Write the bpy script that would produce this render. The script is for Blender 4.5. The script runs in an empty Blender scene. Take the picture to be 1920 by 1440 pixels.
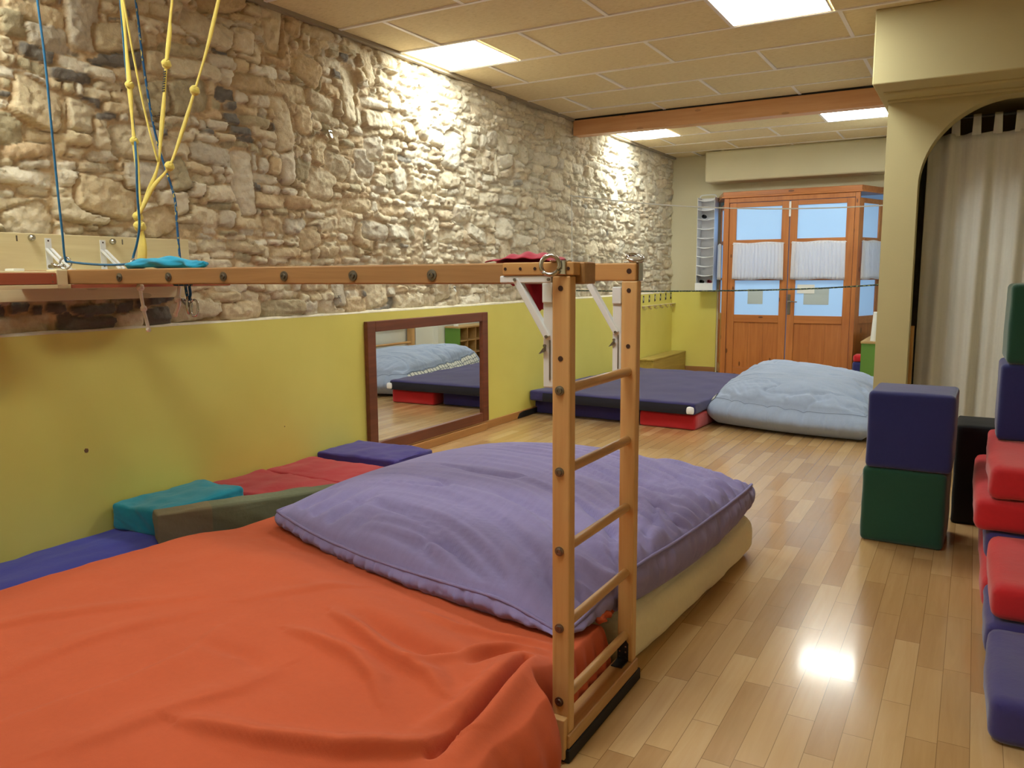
import bpy, bmesh, math, random
import numpy as np
from mathutils import Vector, Matrix

# ------------------------------------------------------------------ camera, world, exposure
C = bpy.context.scene
COL = C.collection
YAW, PITCH, ROLL, FPX = 0.520569098, 0.134352879, 0.0066306, 1507.94794
CAM = Vector((3.52536715, 0.0, 1.285))
cy, sy, cp, sp = math.cos(YAW), math.sin(YAW), math.cos(PITCH), math.sin(PITCH)
fwd = Vector((-sy * cp, cy * cp, -sp)); rgt = Vector((cy, sy, 0)); dwn = fwd.cross(rgt)
cr, sr = math.cos(ROLL), math.sin(ROLL)
rgt, dwn = cr * rgt + sr * dwn, -sr * rgt + cr * dwn
cam_d = bpy.data.cameras.new('camera'); cam = bpy.data.objects.new('camera', cam_d); COL.objects.link(cam)
cam.matrix_world = Matrix(((rgt.x, -dwn.x, -fwd.x, CAM.x), (rgt.y, -dwn.y, -fwd.y, CAM.y), (rgt.z, -dwn.z, -fwd.z, CAM.z), (0, 0, 0, 1)))
cam_d.sensor_fit = 'HORIZONTAL'; cam_d.sensor_width = 36.0; cam_d.lens = FPX / 1920 * 36.0
cam_d.clip_start = 0.02
C.camera = cam
C.view_settings.view_transform = 'Standard'; C.view_settings.look = 'None'
C.view_settings.gamma = 1.0; C.view_settings.use_curve_mapping = False
C.view_settings.exposure = 0.0
PANEL_POWER = 30.0                       # strength of the LED ceiling panels
PANEL_COLOUR = (0.93, 1.0, 0.965)
DAYLIGHT = (0.30, 0.56, 0.95)
w = bpy.data.worlds.new('world'); C.world = w; w.use_nodes = True
w.node_tree.nodes['Background'].inputs[0].default_value = (0.30, 0.50, 0.80, 1)
w.node_tree.nodes['Background'].inputs[1].default_value = 0.35

RNG = random.Random(7); NR = np.random.RandomState(11)
H = 2.80; WAINS = 1.045; YFAR = 10.5; XR = 4.6; YB = -3.2

# ------------------------------------------------------------------ materials
def lin(c):
    return tuple(((v / 255) / 12.92 if v / 255 <= 0.04045 else ((v / 255 + 0.055) / 1.055) ** 2.4) for v in c)

class G:
    """small node-graph helper"""
    def __init__(s, name):
        s.m = bpy.data.materials.new(name); s.m.use_nodes = True
        s.t = s.m.node_tree; s.b = s.t.nodes['Principled BSDF']
        s.co = s.t.nodes.new('ShaderNodeTexCoord')
    def n(s, t, **kw):
        x = s.t.nodes.new(t)
        for k, v in kw.items(): setattr(x, k, v)
        return x
    def l(s, a, b): s.t.links.new(a, b)
    def put(s, inp, v):
        if hasattr(v, 'is_output'): s.l(v, inp)
        else: inp.default_value = v
    def math(s, op, a, b=0.0, c=None):
        x = s.n('ShaderNodeMath', operation=op); s.put(x.inputs[0], a); s.put(x.inputs[1], b)
        if c is not None: s.put(x.inputs[2], c)
        return x.outputs[0]
    def mapping(s, scale=(1, 1, 1), loc=(0, 0, 0), rot=(0, 0, 0), src='Object'):
        x = s.n('ShaderNodeMapping'); x.inputs['Scale'].default_value = scale
        x.inputs['Location'].default_value = loc; x.inputs['Rotation'].default_value = rot
        s.l(s.co.outputs[src], x.inputs[0]); return x.outputs[0]
    def noise(s, scale, vec=None, detail=3.0, rough=0.55, dist=0.0):
        x = s.n('ShaderNodeTexNoise'); x.inputs['Scale'].default_value = scale
        x.inputs['Detail'].default_value = detail; x.inputs['Roughness'].default_value = rough
        x.inputs['Distortion'].default_value = dist
        s.l(vec if vec is not None else s.co.outputs['Object'], x.inputs['Vector']); return x.outputs['Fac']
    def ramp(s, fac, stops):
        x = s.n('ShaderNodeValToRGB'); e = x.color_ramp.elements
        while len(e) > 1: e.remove(e[-1])
        e[0].position = stops[0][0]; e[0].color = (*stops[0][1], 1)
        for p, c in stops[1:]:
            k = e.new(p); k.color = (*c, 1)
        s.l(fac, x.inputs[0]); return x.outputs[0]
    def mix(s, fac, a, b, mode='MIX'):
        x = s.n('ShaderNodeMix', data_type='RGBA', blend_type=mode)
        s.put(x.inputs[0], fac)
        for i, v in ((6, a), (7, b)):
            if hasattr(v, 'is_output'): s.l(v, x.inputs[i])
            else: x.inputs[i].default_value = (*v, 1) if len(v) == 3 else v
        return x.outputs[2]
    def bump(s, h, strength=0.3, dist=0.01, prev=None):
        x = s.n('ShaderNodeBump'); x.inputs['Strength'].default_value = strength
        x.inputs['Distance'].default_value = dist; s.l(h, x.inputs['Height'])
        if prev is not None: s.l(prev, x.inputs['Normal'])
        return x.outputs[0]
    def out(s, col=None, rough=None, normal=None, **kw):
        b = s.b
        if col is not None: s.put(b.inputs['Base Color'], (*col, 1) if isinstance(col, tuple) and len(col) == 3 else col)
        if rough is not None: s.put(b.inputs['Roughness'], rough)
        if normal is not None: s.l(normal, b.inputs['Normal'])
        for k, v in kw.items(): s.put(b.inputs[k.replace('_', ' ')], v)
        return s.m

def plain(name, c, rough=0.6, var=0.06, nscale=6.0, bump=0.0, bscale=60.0, **kw):
    g = G(name); c = lin(c)
    f = g.noise(nscale)
    col = g.ramp(f, [(0.3, tuple(v * (1 - var) for v in c)), (0.7, tuple(min(1, v * (1 + var)) for v in c))])
    nm = g.bump(g.noise(bscale, detail=4), bump, 0.004) if bump else None
    return g.out(col, rough, nm, **kw)

def fabric(name, c, var=0.10, rough=0.9, weave=0.35, sheen=0.25, slub=None):
    g = G(name); c = lin(c)
    a = g.noise(3.0, detail=4)
    b = g.noise(60.0, detail=3)
    f = g.math('ADD', g.math('MULTIPLY', a, 0.65), g.math('MULTIPLY', b, 0.35))
    if slub:
        sn = g.noise(1.0, g.mapping(scale=slub), detail=4)
        f = g.math('ADD', g.math('MULTIPLY', f, 0.6), g.math('MULTIPLY', sn, 0.4))
    col = g.ramp(f, [(0.32, tuple(v * (1 - var) for v in c)), (0.68, tuple(min(1, v * (1 + var)) for v in c))])
    w1 = g.noise(420.0, detail=1); w2 = g.noise(28.0, detail=3)
    nm = g.bump(w1, weave, 0.0015, g.bump(w2, 0.25, 0.004))
    return g.out(col, rough, nm, Sheen_Weight=sheen, Sheen_Roughness=0.5)

def wood(name, c1, c2, axis='X', knots=0.0, rough=0.5, scale=1.0, coat=0.0):
    g = G(name); c1, c2 = lin(c1), lin(c2)
    st = {'X': (1.2, 22, 22), 'Y': (22, 1.2, 22), 'Z': (22, 22, 1.2)}[axis]
    st = tuple(v * scale for v in st)
    v = g.mapping(scale=st)
    f = g.noise(1.0, v, detail=5, rough=0.6, dist=0.6)
    f2 = g.noise(2.2, detail=2)
    ff = g.math('ADD', g.math('MULTIPLY', f, 0.7), g.math('MULTIPLY', f2, 0.3))
    col = g.ramp(ff, [(0.3, c2), (0.5, tuple((a + b) / 2 for a, b in zip(c1, c2))), (0.66, c1)])
    if knots:
        vo = g.n('ShaderNodeTexVoronoi'); vo.inputs['Scale'].default_value = 1.0
        kst = {'X': (3.2, 9, 9), 'Y': (9, 3.2, 9), 'Z': (9, 9, 3.2)}[axis]
        g.l(g.mapping(scale=kst), vo.inputs['Vector'])
        k = g.math('LESS_THAN', vo.outputs['Distance'], 0.11)
        col = g.mix(g.math('MULTIPLY', k, knots), col, tuple(v * 0.28 for v in c2))
    nm = g.bump(f, 0.12, 0.002)
    return g.out(col, rough, nm, Coat_Weight=coat, Coat_Roughness=0.15)

def metal(name, c, rough=0.28):
    g = G(name)
    return g.out(lin(c), g.math('ADD', g.math('MULTIPLY', g.noise(30.0), 0.15), rough - 0.07), None, Metallic=1.0)

M = {}
M['pine'] = wood('pine_wood', (220, 178, 118), (194, 142, 84), 'Z', rough=0.45, coat=0.15)
M['pine_y'] = wood('pine_wood_rung', (206, 164, 106), (168, 118, 66), 'Y', rough=0.4, coat=0.2)
M['pine_x'] = wood('pine_wood_bar', (208, 160, 96), (170, 116, 62), 'X', knots=0.5, rough=0.5, coat=0.1)
M['worn_x'] = wood('worn_pine_bar', (176, 132, 80), (138, 96, 54), 'X', knots=0.7, rough=0.5, coat=0.12)
M['board'] = wood('pale_board', (226, 212, 168), (208, 190, 142), 'Y', knots=0.35, rough=0.5)
M['glulam'] = wood('spruce_beam', (226, 176, 128), (206, 148, 100), 'X', knots=0.35, rough=0.45)
M['doorwood'] = wood('varnished_pine', (192, 122, 62), (160, 92, 42), 'Z', knots=0.85, rough=0.38, coat=0.3)
M['doorwood_x'] = wood('varnished_pine_rail', (192, 122, 62), (160, 92, 42), 'X', knots=0.85, rough=0.38, coat=0.3)
M['mirrorwood'] = wood('reddish_frame_wood', (126, 66, 38), (92, 44, 24), 'Y', rough=0.45, coat=0.1)
M['base_y'] = wood('oak_skirting', (196, 142, 80), (166, 112, 58), 'Y', rough=0.4)
M['base_x'] = wood('oak_skirting_far', (176, 130, 78), (150, 104, 58), 'X', rough=0.4)
M['bench'] = wood('olive_stained_bench', (186, 162, 82), (152, 130, 60), 'Y', rough=0.5)
M['redwood'] = wood('red_brown_board', (172, 92, 58), (150, 74, 44), 'Y', rough=0.5)
M['cream'] = plain('cream_plaster', (214, 205, 172), 0.85, 0.04, 1.5, 0.12, 90)
M['cream_arch'] = plain('cream_plaster_arch', (186, 172, 126), 0.85, 0.04, 1.5, 0.15, 90)
M['white_wall'] = plain('white_plaster', (226, 226, 214), 0.85, 0.03, 1.5, 0.1, 90)
M['tbar'] = plain('white_grid_metal', (240, 234, 232), 0.5, 0.02)
M['white_metal'] = plain('white_enamel', (224, 224, 222), 0.35, 0.02)
M['steel'] = metal('zinc_steel', (190, 188, 182), 0.25)
M['dark_steel'] = metal('grey_washer_steel', (130, 124, 114), 0.4)
M['black_plate'] = plain('black_plate', (34, 34, 34), 0.5)
M['black'] = plain('black_rubber', (16, 15, 15), 0.7)
M['black_foam'] = fabric('black_cover', (20, 20, 21), weave=0.2, sheen=0.05)
M['hole'] = plain('drilled_hole', (60, 34, 18), 0.9)
M['orange'] = fabric('orange_cotton', (192, 84, 43), 0.05, sheen=0.03, weave=0.2)
M['purple'] = fabric('violet_cotton', (140, 130, 177), 0.10, sheen=0.08, weave=0.25, slub=(40, 2.5, 8))
M['creamcloth'] = fabric('cream_cotton', (236, 226, 190), 0.05, sheen=0.1)
M['paleblue'] = fabric('pale_blue_cotton', (158, 172, 198), 0.06, sheen=0.15)
M['navy'] = fabric('navy_cotton', (50, 44, 100), 0.14, sheen=0.2)
M['navyside'] = fabric('near_black_cotton', (26, 24, 38), 0.1, sheen=0.1)
M['navyfoam'] = fabric('navy_foam_cover', (36, 40, 104), 0.08, sheen=0.35, weave=0.15)
M['indigofoam'] = fabric('indigo_foam_cover', (56, 48, 116), 0.10, sheen=0.35, weave=0.15)
M['greenfoam'] = fabric('green_foam_cover', (22, 74, 54), 0.08, sheen=0.35, weave=0.15)
M['redfoam'] = fabric('red_foam_cover', (196, 24, 34), 0.08, sheen=0.3, weave=0.15)
M['redpad'] = fabric('red_pad_cover', (178, 32, 44), 0.08, sheen=0.2)
M['bluemat'] = fabric('blue_mat_cover', (52, 58, 176), 0.08, sheen=0.2)
M['purplepad'] = fabric('purple_pad_cover', (60, 44, 128), 0.09, sheen=0.2)
M['turq'] = fabric('turquoise_cover', (0, 136, 158), 0.10, sheen=0.2)
M['turqcloth'] = fabric('turquoise_cloth', (10, 150, 186), 0.14, sheen=0.2)
M['crimson'] = fabric('crimson_cloth', (160, 22, 52), 0.15, sheen=0.3)
M['linen'] = fabric('beige_linen', (220, 217, 206), 0.08, sheen=0.1, slub=(60, 60, 1.5))
g = G('white_voile'); tr = g.n('ShaderNodeBsdfTranslucent'); tr.inputs['Color'].default_value = (*lin((246, 246, 250)), 1)
mx = g.n('ShaderNodeMixShader'); mx.inputs[0].default_value = 0.45; g.out(lin((240, 241, 246)), 0.9, g.bump(g.noise(1.0, g.mapping(scale=(90, 90, 4)), detail=3), 0.3, 0.004))
g.l(g.b.outputs[0], mx.inputs[1]); g.l(tr.outputs[0], mx.inputs[2]); g.l(mx.outputs[0], [q for q in g.t.nodes if q.type == 'OUTPUT_MATERIAL'][0].inputs['Surface']); M['voile'] = g.m
M['paper'] = plain('white_paper', (226, 226, 220), 0.8, 0.02)
M['greypaper'] = plain('grey_paper', (176, 188, 190), 0.8, 0.03)
M['orgwhite'] = plain('white_nonwoven', (246, 246, 248), 0.8, 0.03)
M['greenpaint'] = plain('green_painted_board', (96, 140, 52), 0.5, 0.05)
M['plywood'] = wood('plywood', (198, 164, 108), (174, 138, 84), 'Y', rough=0.5)
M['bluerope'] = fabric('blue_rope', (20, 92, 130), 0.35, weave=0.6)
g = G('blue_yellow_rope'); cc = g.ramp(g.noise(1.0, g.mapping(scale=(150, 150, 45)), detail=1), [(0.40, lin((24, 78, 120))), (0.56, lin((36, 70, 96))), (0.60, lin((190, 168, 80)))]); cc.node.color_ramp.interpolation = 'CONSTANT'
M['darkrope'] = g.out(cc, 0.85)
M['yellow'] = fabric('yellow_webbing', (222, 200, 96), 0.14, weave=0.4)
M['whiterope'] = fabric('white_rope', (220, 218, 212), 0.08, weave=0.6)
M['greyrope'] = fabric('grey_cotton_rope', (222, 214, 200), 0.1, weave=0.8)

# two tone grey-green mat
g = G('grey_green_cover'); sx = g.n('ShaderNodeSeparateXYZ'); g.l(g.co.outputs['Object'], sx.inputs[0])
f = g.math('GREATER_THAN', sx.outputs[1], 0.235)
c = g.mix(f, lin((122, 108, 78)), lin((98, 104, 78)))
c = g.mix(g.math('MULTIPLY', g.noise(9.0, detail=5), 0.35), c, lin((150, 142, 112)))
M['greygreen'] = g.out(c, 0.9, g.bump(g.noise(14.0, detail=4), 0.5, 0.01))

# yellow wainscot with a brown chip and a few rubbed patches
g = G('yellow_paint')
base = g.ramp(g.noise(1.3, detail=3), [(0.3, lin((224, 212, 104))), (0.7, lin((232, 222, 116)))])
geo = g.n('ShaderNodeNewGeometry'); sx = g.n('ShaderNodeSeparateXYZ'); g.l(geo.outputs['Position'], sx.inputs[0])
def spot(y, z, r):
    dy = g.math('SUBTRACT', sx.outputs[1], y); dz = g.math('SUBTRACT', sx.outputs[2], z)
    d = g.math('SQRT', g.math('ADD', g.math('MULTIPLY', dy, dy), g.math('MULTIPLY', dz, dz)))
    d = g.math('ADD', d, g.math('MULTIPLY', g.math('SUBTRACT', g.noise(160.0), 0.5), r * 1.2))
    return g.math('LESS_THAN', d, r)
base = g.mix(spot(2.185, 0.494, 0.011), base, lin((120, 84, 52)))
base = g.mix(spot(3.42, 0.40, 0.004), base, lin((120, 96, 40)))
base = g.mix(spot(6.9, 0.86, 0.004), base, lin((120, 96, 40)))
M['yellowwall'] = g.out(base, 0.6, g.bump(g.noise(70.0, detail=4), 0.08, 0.004))

# stone: colour comes from each stone, plus lamp glow painted in towards the far end
g = G('rubble_stone'); at = g.n('ShaderNodeAttribute'); at.attribute_name = 'stone'
nz = g.noise(38.0, detail=6, rough=0.7)
c = g.mix(0.42, at.outputs['Color'], g.ramp(nz, [(0.28, (0.30, 0.28, 0.25)), (0.5, (0.5, 0.5, 0.5)), (0.72, (0.68, 0.66, 0.62))]), 'OVERLAY')
lich = g.math('GREATER_THAN', g.math('ADD', g.noise(5.0, detail=5, rough=0.7), g.math('MULTIPLY', g.noise(60.0, detail=2), 0.12)), 0.775)
c = g.mix(g.math('MULTIPLY', lich, 0.6), c, lin((72, 66, 58)))
M['stone'] = g.out(c, 0.92, g.bump(g.noise(90.0, detail=6, rough=0.7), 0.5, 0.010, g.bump(g.noise(22.0, detail=4), 0.25, 0.02)))

# ceiling boards
g = G('wood_wool_board')
v = g.mapping(scale=(26, 90, 26))
c = g.ramp(g.noise(1.0, v, detail=4, rough=0.7), [(0.28, lin((198, 178, 134))), (0.42, lin((224, 206, 164))), (0.7, lin((236, 220, 182)))])
c = g.mix(g.math('MULTIPLY', g.noise(2.0), 0.3), c, lin((214, 194, 156)))
M['ceilboard'] = g.out(c, 0.95, g.bump(g.noise(1.0, v, detail=4), 0.2, 0.004))

# parquet strips running along the room
g = G('oak_parquet'); sx = g.n('ShaderNodeSeparateXYZ'); g.l(g.co.outputs['Object'], sx.inputs[0])
PW, PL = 0.078, 0.47
xs = g.math('DIVIDE', sx.outputs[0], PW); row = g.math('FLOOR', xs)
wn = g.n('ShaderNodeTexWhiteNoise', noise_dimensions='1D'); g.l(row, wn.inputs['W'])
ys = g.math('ADD', g.math('DIVIDE', sx.outputs[1], PL), g.math('MULTIPLY', wn.outputs[0], 7.3)); colm = g.math('FLOOR', ys)
wn2 = g.n('ShaderNodeTexWhiteNoise', noise_dimensions='2D'); cb = g.n('ShaderNodeCombineXYZ'); g.l(row, cb.inputs[0]); g.l(colm, cb.inputs[1]); g.l(cb.outputs[0], wn2.inputs['Vector'])
fx = g.math('FRACT', xs); fy = g.math('FRACT', ys)
ex = g.math('LESS_THAN', g.math('MINIMUM', fx, g.math('SUBTRACT', 1.0, fx)), 0.013)
ey = g.math('LESS_THAN', g.math('MINIMUM', fy, g.math('SUBTRACT', 1.0, fy)), 0.0024)
edge = g.math('MAXIMUM', ex, ey)
vg = g.n('ShaderNodeMapping'); vg.inputs['Scale'].default_value = (38, 2.6, 1); g.l(g.co.outputs['Object'], vg.inputs[0])
vadd = g.n('ShaderNodeVectorMath', operation='ADD'); g.l(vg.outputs[0], vadd.inputs[0])
cb2 = g.n('ShaderNodeCombineXYZ'); g.l(g.math('MULTIPLY', wn2.outputs[0], 60.0), cb2.inputs[2]); g.l(cb2.outputs[0], vadd.inputs[1])
gr = g.noise(1.0, vadd.outputs[0], detail=5, rough=0.6, dist=0.8)
tone = g.math('ADD', g.math('MULTIPLY', wn2.outputs[0], 0.62), g.math('MULTIPLY', gr, 0.45))
c = g.ramp(tone, [(0.10, lin((176, 134, 86))), (0.45, lin((194, 154, 102))), (0.75, lin((206, 168, 116))), (0.98, lin((216, 182, 132)))])
c = g.mix(g.math('MULTIPLY', edge, 0.55), c, lin((96, 62, 30)))
hgt = g.math('SUBTRACT', g.math('MULTIPLY', gr, 0.15), g.math('MULTIPLY', edge, 1.0))
tilt = g.n('ShaderNodeTexWhiteNoise', noise_dimensions='2D')
M['floor'] = g.out(c, g.math('ADD', g.math('MULTIPLY', gr, 0.10), 0.17), g.bump(hgt, 0.35, 0.0012), Coat_Weight=0.35, Coat_Roughness=0.09)

# lamp diffuser, glass, mirror, check cloth
g = G('led_diffuser'); M['led'] = g.out((0.9, 0.9, 0.9), 0.5, None, Emission_Color=(*PANEL_COLOUR, 1), Emission_Strength=PANEL_POWER)
g = G('frosted_daylit_glass')
gn = g.noise(240.0, detail=2)
ec = g.ramp(g.noise(1.4, detail=2), [(0.3, tuple(v * 0.93 for v in DAYLIGHT)), (0.7, tuple(v * 1.05 for v in DAYLIGHT))])
M['glass'] = g.out(lin((150, 180, 210)), 0.35, g.bump(gn, 0.4, 0.002), Emission_Color=ec, Emission_Strength=0.44)
g = G('mirror_glass'); M['mirror'] = g.out((0.86, 0.87, 0.86), 0.012, None, Metallic=1.0)
g = G('white_check_cloth'); sx = g.n('ShaderNodeSeparateXYZ'); g.l(g.co.outputs['UV'], sx.inputs[0])
l1 = g.math('LESS_THAN', g.math('FRACT', g.math('MULTIPLY', sx.outputs[0], 26.0)), 0.2)
l2 = g.math('LESS_THAN', g.math('FRACT', g.math('MULTIPLY', sx.outputs[1], 4.0)), 0.16)
M['check'] = g.out(g.mix(g.math('MAXIMUM', l1, l2), lin((214, 214, 204)), lin((92, 100, 112))), 0.9)

# ------------------------------------------------------------------ mesh helpers
class MB:
    def __init__(s): s.v = []; s.f = []; s.mi = []
    def add(s, vs, fs, mi=0):
        o = len(s.v); s.v += [tuple(map(float, q)) for q in vs]; s.f += [tuple(o + i for i in q) for q in fs]; s.mi += [mi] * len(fs); return s
    def box(s, x0, x1, y0, y1, z0, z1, mat=None, mi=0):
        vs = [(x, y, z) for x in (x0, x1) for y in (y0, y1) for z in (z0, z1)]
        if mat is not None: vs = [tuple(mat @ Vector(q)) for q in vs]
        return s.add(vs, [(0, 1, 3, 2), (4, 6, 7, 5), (0, 4, 5, 1), (2, 3, 7, 6), (0, 2, 6, 4), (1, 5, 7, 3)], mi)
    def prism(s, poly, d, mi=0):
        """poly: 3D points of one flat face; d: extrusion vector"""
        n = len(poly); d = Vector(d); vs = [Vector(q) for q in poly] + [Vector(q) + d for q in poly]
        fs = [tuple(range(n - 1, -1, -1)), tuple(range(n, 2 * n))] + [(i, (i + 1) % n, n + (i + 1) % n, n + i) for i in range(n)]
        return s.add(vs, fs, mi)
    def bar(s, a, b, wd, th, up=(0, 0, 1)):
        """square bar from a to b, wd across, th along up"""
        a, b = Vector(a), Vector(b); d = (b - a).normalized(); u = Vector(up); u = (u - d * u.dot(d)).normalized(); r = d.cross(u)
        vs = [p + r * sx * wd / 2 + u * sz * th / 2 for p in (a, b) for sx in (-1, 1) for sz in (-1, 1)]
        return s.add(vs, [(0, 1, 3, 2), (4, 6, 7, 5), (0, 4, 5, 1), (2, 3, 7, 6), (0, 2, 6, 4), (1, 5, 7, 3)])
    def tube(s, pts, r, n=8, cap=True, flat=None):
        """tube through pts; r scalar or list; flat=(a,b,up): elliptical section for webbing"""
        P = [Vector(q) for q in pts]; k = len(P); rr = r if isinstance(r, (list, tuple)) else [r] * k
        o = len(s.v); up = Vector((0.13, 0.21, 1)) if flat is None else Vector(flat[2])
        for i, q in enumerate(P):
            d = (P[min(i + 1, k - 1)] - P[max(i - 1, 0)]).normalized()
            if abs(d.dot(up.normalized())) > 0.97: up = Vector((1, 0.2, 0.1))
            a = d.cross(up).normalized(); b = a.cross(d).normalized()
            for j in range(n):
                t = 2 * math.pi * j / n
                ra, rb = (rr[i], rr[i]) if flat is None else (rr[i] * flat[0], rr[i] * flat[1])
                s.v.append(tuple(q + a * ra * math.cos(t) + b * rb * math.sin(t)))
        for i in range(k - 1):
            for j in range(n):
                s.f.append((o + i * n + j, o + i * n + (j + 1) % n, o + (i + 1) * n + (j + 1) % n, o + (i + 1) * n + j)); s.mi.append(0)
        if cap:
            s.f.append(tuple(o + j for j in range(n - 1, -1, -1))); s.mi.append(0)
            s.f.append(tuple(o + (k - 1) * n + j for j in range(n))); s.mi.append(0)
        return s
    def ring(s, c, axis, R, r, n=28, m=10, a0=0, a1=2 * math.pi):
        ax = Vector(axis).normalized(); u = ax.orthogonal().normalized(); v = ax.cross(u)
        pts = [Vector(c) + (u * math.cos(t) + v * math.sin(t)) * R for t in [a0 + (a1 - a0) * i / n for i in range(n + 1)]]
        return s.tube(pts, r, m)
    def lathe(s, c, axis, prof, n=20):
        """prof: (distance along axis, radius)"""
        ax = Vector(axis).normalized(); u = ax.orthogonal().normalized(); v = ax.cross(u); o = len(s.v); k = len(prof)
        for h, r in prof:
            for j in range(n):
                t = 2 * math.pi * j / n; s.v.append(tuple(Vector(c) + ax * h + (u * math.cos(t) + v * math.sin(t)) * max(r, 1e-5)))
        for i in range(k - 1):
            for j in range(n): s.f.append((o + i * n + j, o + i * n + (j + 1) % n, o + (i + 1) * n + (j + 1) % n, o + (i + 1) * n + j)); s.mi.append(0)
        s.f.append(tuple(o + j for j in range(n - 1, -1, -1))); s.mi.append(0)
        s.f.append(tuple(o + (k - 1) * n + j for j in range(n))); s.mi.append(0)
        return s
    def grid(s, A, mi=0, closed=False):
        """A: array (n,m,3)"""
        n, m = A.shape[:2]; o = len(s.v); s.v += [tuple(q) for q in A.reshape(-1, 3).tolist()]
        mm = m if closed else m - 1
        for i in range(n - 1):
            for j in range(mm):
                s.f.append((o + i * m + j, o + i * m + (j + 1) % m, o + (i + 1) * m + (j + 1) % m, o + (i + 1) * m + j)); s.mi.append(mi)
        return s

def root_loc(o):
    while o.parent: o = o.parent
    return o.location

def obj(name, mb, mat, parent=None, smooth=False, bevel=0.0, seg=2, angle=35, fix=True, weighted=False, uv=None):
    me = bpy.data.meshes.new(name)
    off = Vector((0, 0, 0)) if parent is None else root_loc(parent).copy()
    me.from_pydata([(q[0] - off.x, q[1] - off.y, q[2] - off.z) for q in mb.v], [], mb.f)
    for m in (mat if isinstance(mat, (list, tuple)) else [mat]): me.materials.append(m)
    me.polygons.foreach_set('material_index', mb.mi)
    if uv is not None:
        ul = me.uv_layers.new(name='UVMap')
        vi = np.zeros(len(me.loops), int); me.loops.foreach_get('vertex_index', vi)
        ul.data.foreach_set('uv', np.asarray(uv, float)[vi].ravel())
    if fix:
        bm = bmesh.new(); bm.from_mesh(me); bmesh.ops.recalc_face_normals(bm, faces=bm.faces); bm.to_mesh(me); bm.free()
    if smooth:
        me.polygons.foreach_set('use_smooth', [True] * len(me.polygons))
        if smooth == 'auto':
            bm = bmesh.new(); bm.from_mesh(me)
            for e in bm.edges:
                if len(e.link_faces) == 2 and e.calc_face_angle(0) > math.radians(angle): e.smooth = False
            bm.to_mesh(me); bm.free()
    me.update()
    o = bpy.data.objects.new(name, me); COL.objects.link(o)
    if parent is not None: o.parent = parent
    if bevel:
        b = o.modifiers.new('bevel', 'BEVEL'); b.width = bevel; b.segments = seg; b.limit_method = 'ANGLE'; b.angle_limit = math.radians(40)
    return o

def thing(name, label, cat, loc, group=None):
    o = bpy.data.objects.new(name, None); o.empty_display_size = 0.05; COL.objects.link(o); o.location = loc
    return tag(o, label, cat, group)
def tag(o, label, cat, group=None, kind=None):
    o['label'] = label; o['category'] = cat
    if group: o['group'] = group
    if kind: o['kind'] = kind
    return o
def struct(o): o['kind'] = 'structure'; return o
def dup(root, loc, label, group):
    r = root.copy(); COL.objects.link(r); r.location = loc; r['label'] = label
    if group: r['group'] = group
    for ch in list(root.children):
        q = ch.copy(); COL.objects.link(q); q.parent = r
        for gch in list(ch.children):
            d = gch.copy(); COL.objects.link(d); d.parent = q
    return r

def smoothstep(a, b, x): t = np.clip((x - a) / (b - a), 0, 1); return t * t * (3 - 2 * t)
_lat = np.random.RandomState(3).rand(256, 256)
def vnoise(x, y):
    xi = np.floor(x).astype(int); yi = np.floor(y).astype(int); fx = x - xi; fy = y - yi
    fx = fx * fx * (3 - 2 * fx); fy = fy * fy * (3 - 2 * fy)
    L = lambda a, b: _lat[a % 256, b % 256]
    return (L(xi, yi) * (1 - fx) + L(xi + 1, yi) * fx) * (1 - fy) + (L(xi, yi + 1) * (1 - fx) + L(xi + 1, yi + 1) * fx) * fy
def fbm(x, y, o=4, g=0.5):
    s = 0; a = 1; t = 0
    for i in range(o): s = s + a * (vnoise(x * 2 ** i + 17.3 * i, y * 2 ** i + 5.1 * i) - 0.5); t += a; a *= g
    return s / t

def spline(pts, per=8):
    P = [Vector(q) for q in pts]; P = [2 * P[0] - P[1]] + P + [2 * P[-1] - P[-2]]; out = []
    for i in range(1, len(P) - 2):
        a, b, c, d = P[i - 1:i + 3]
        for k in range(per):
            t = k / per
            out.append(0.5 * ((2 * b) + (c - a) * t + (2 * a - 5 * b + 4 * c - d) * t * t + (3 * b - a - 3 * c + d) * t ** 3))
    return out + [P[-2]]

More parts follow.
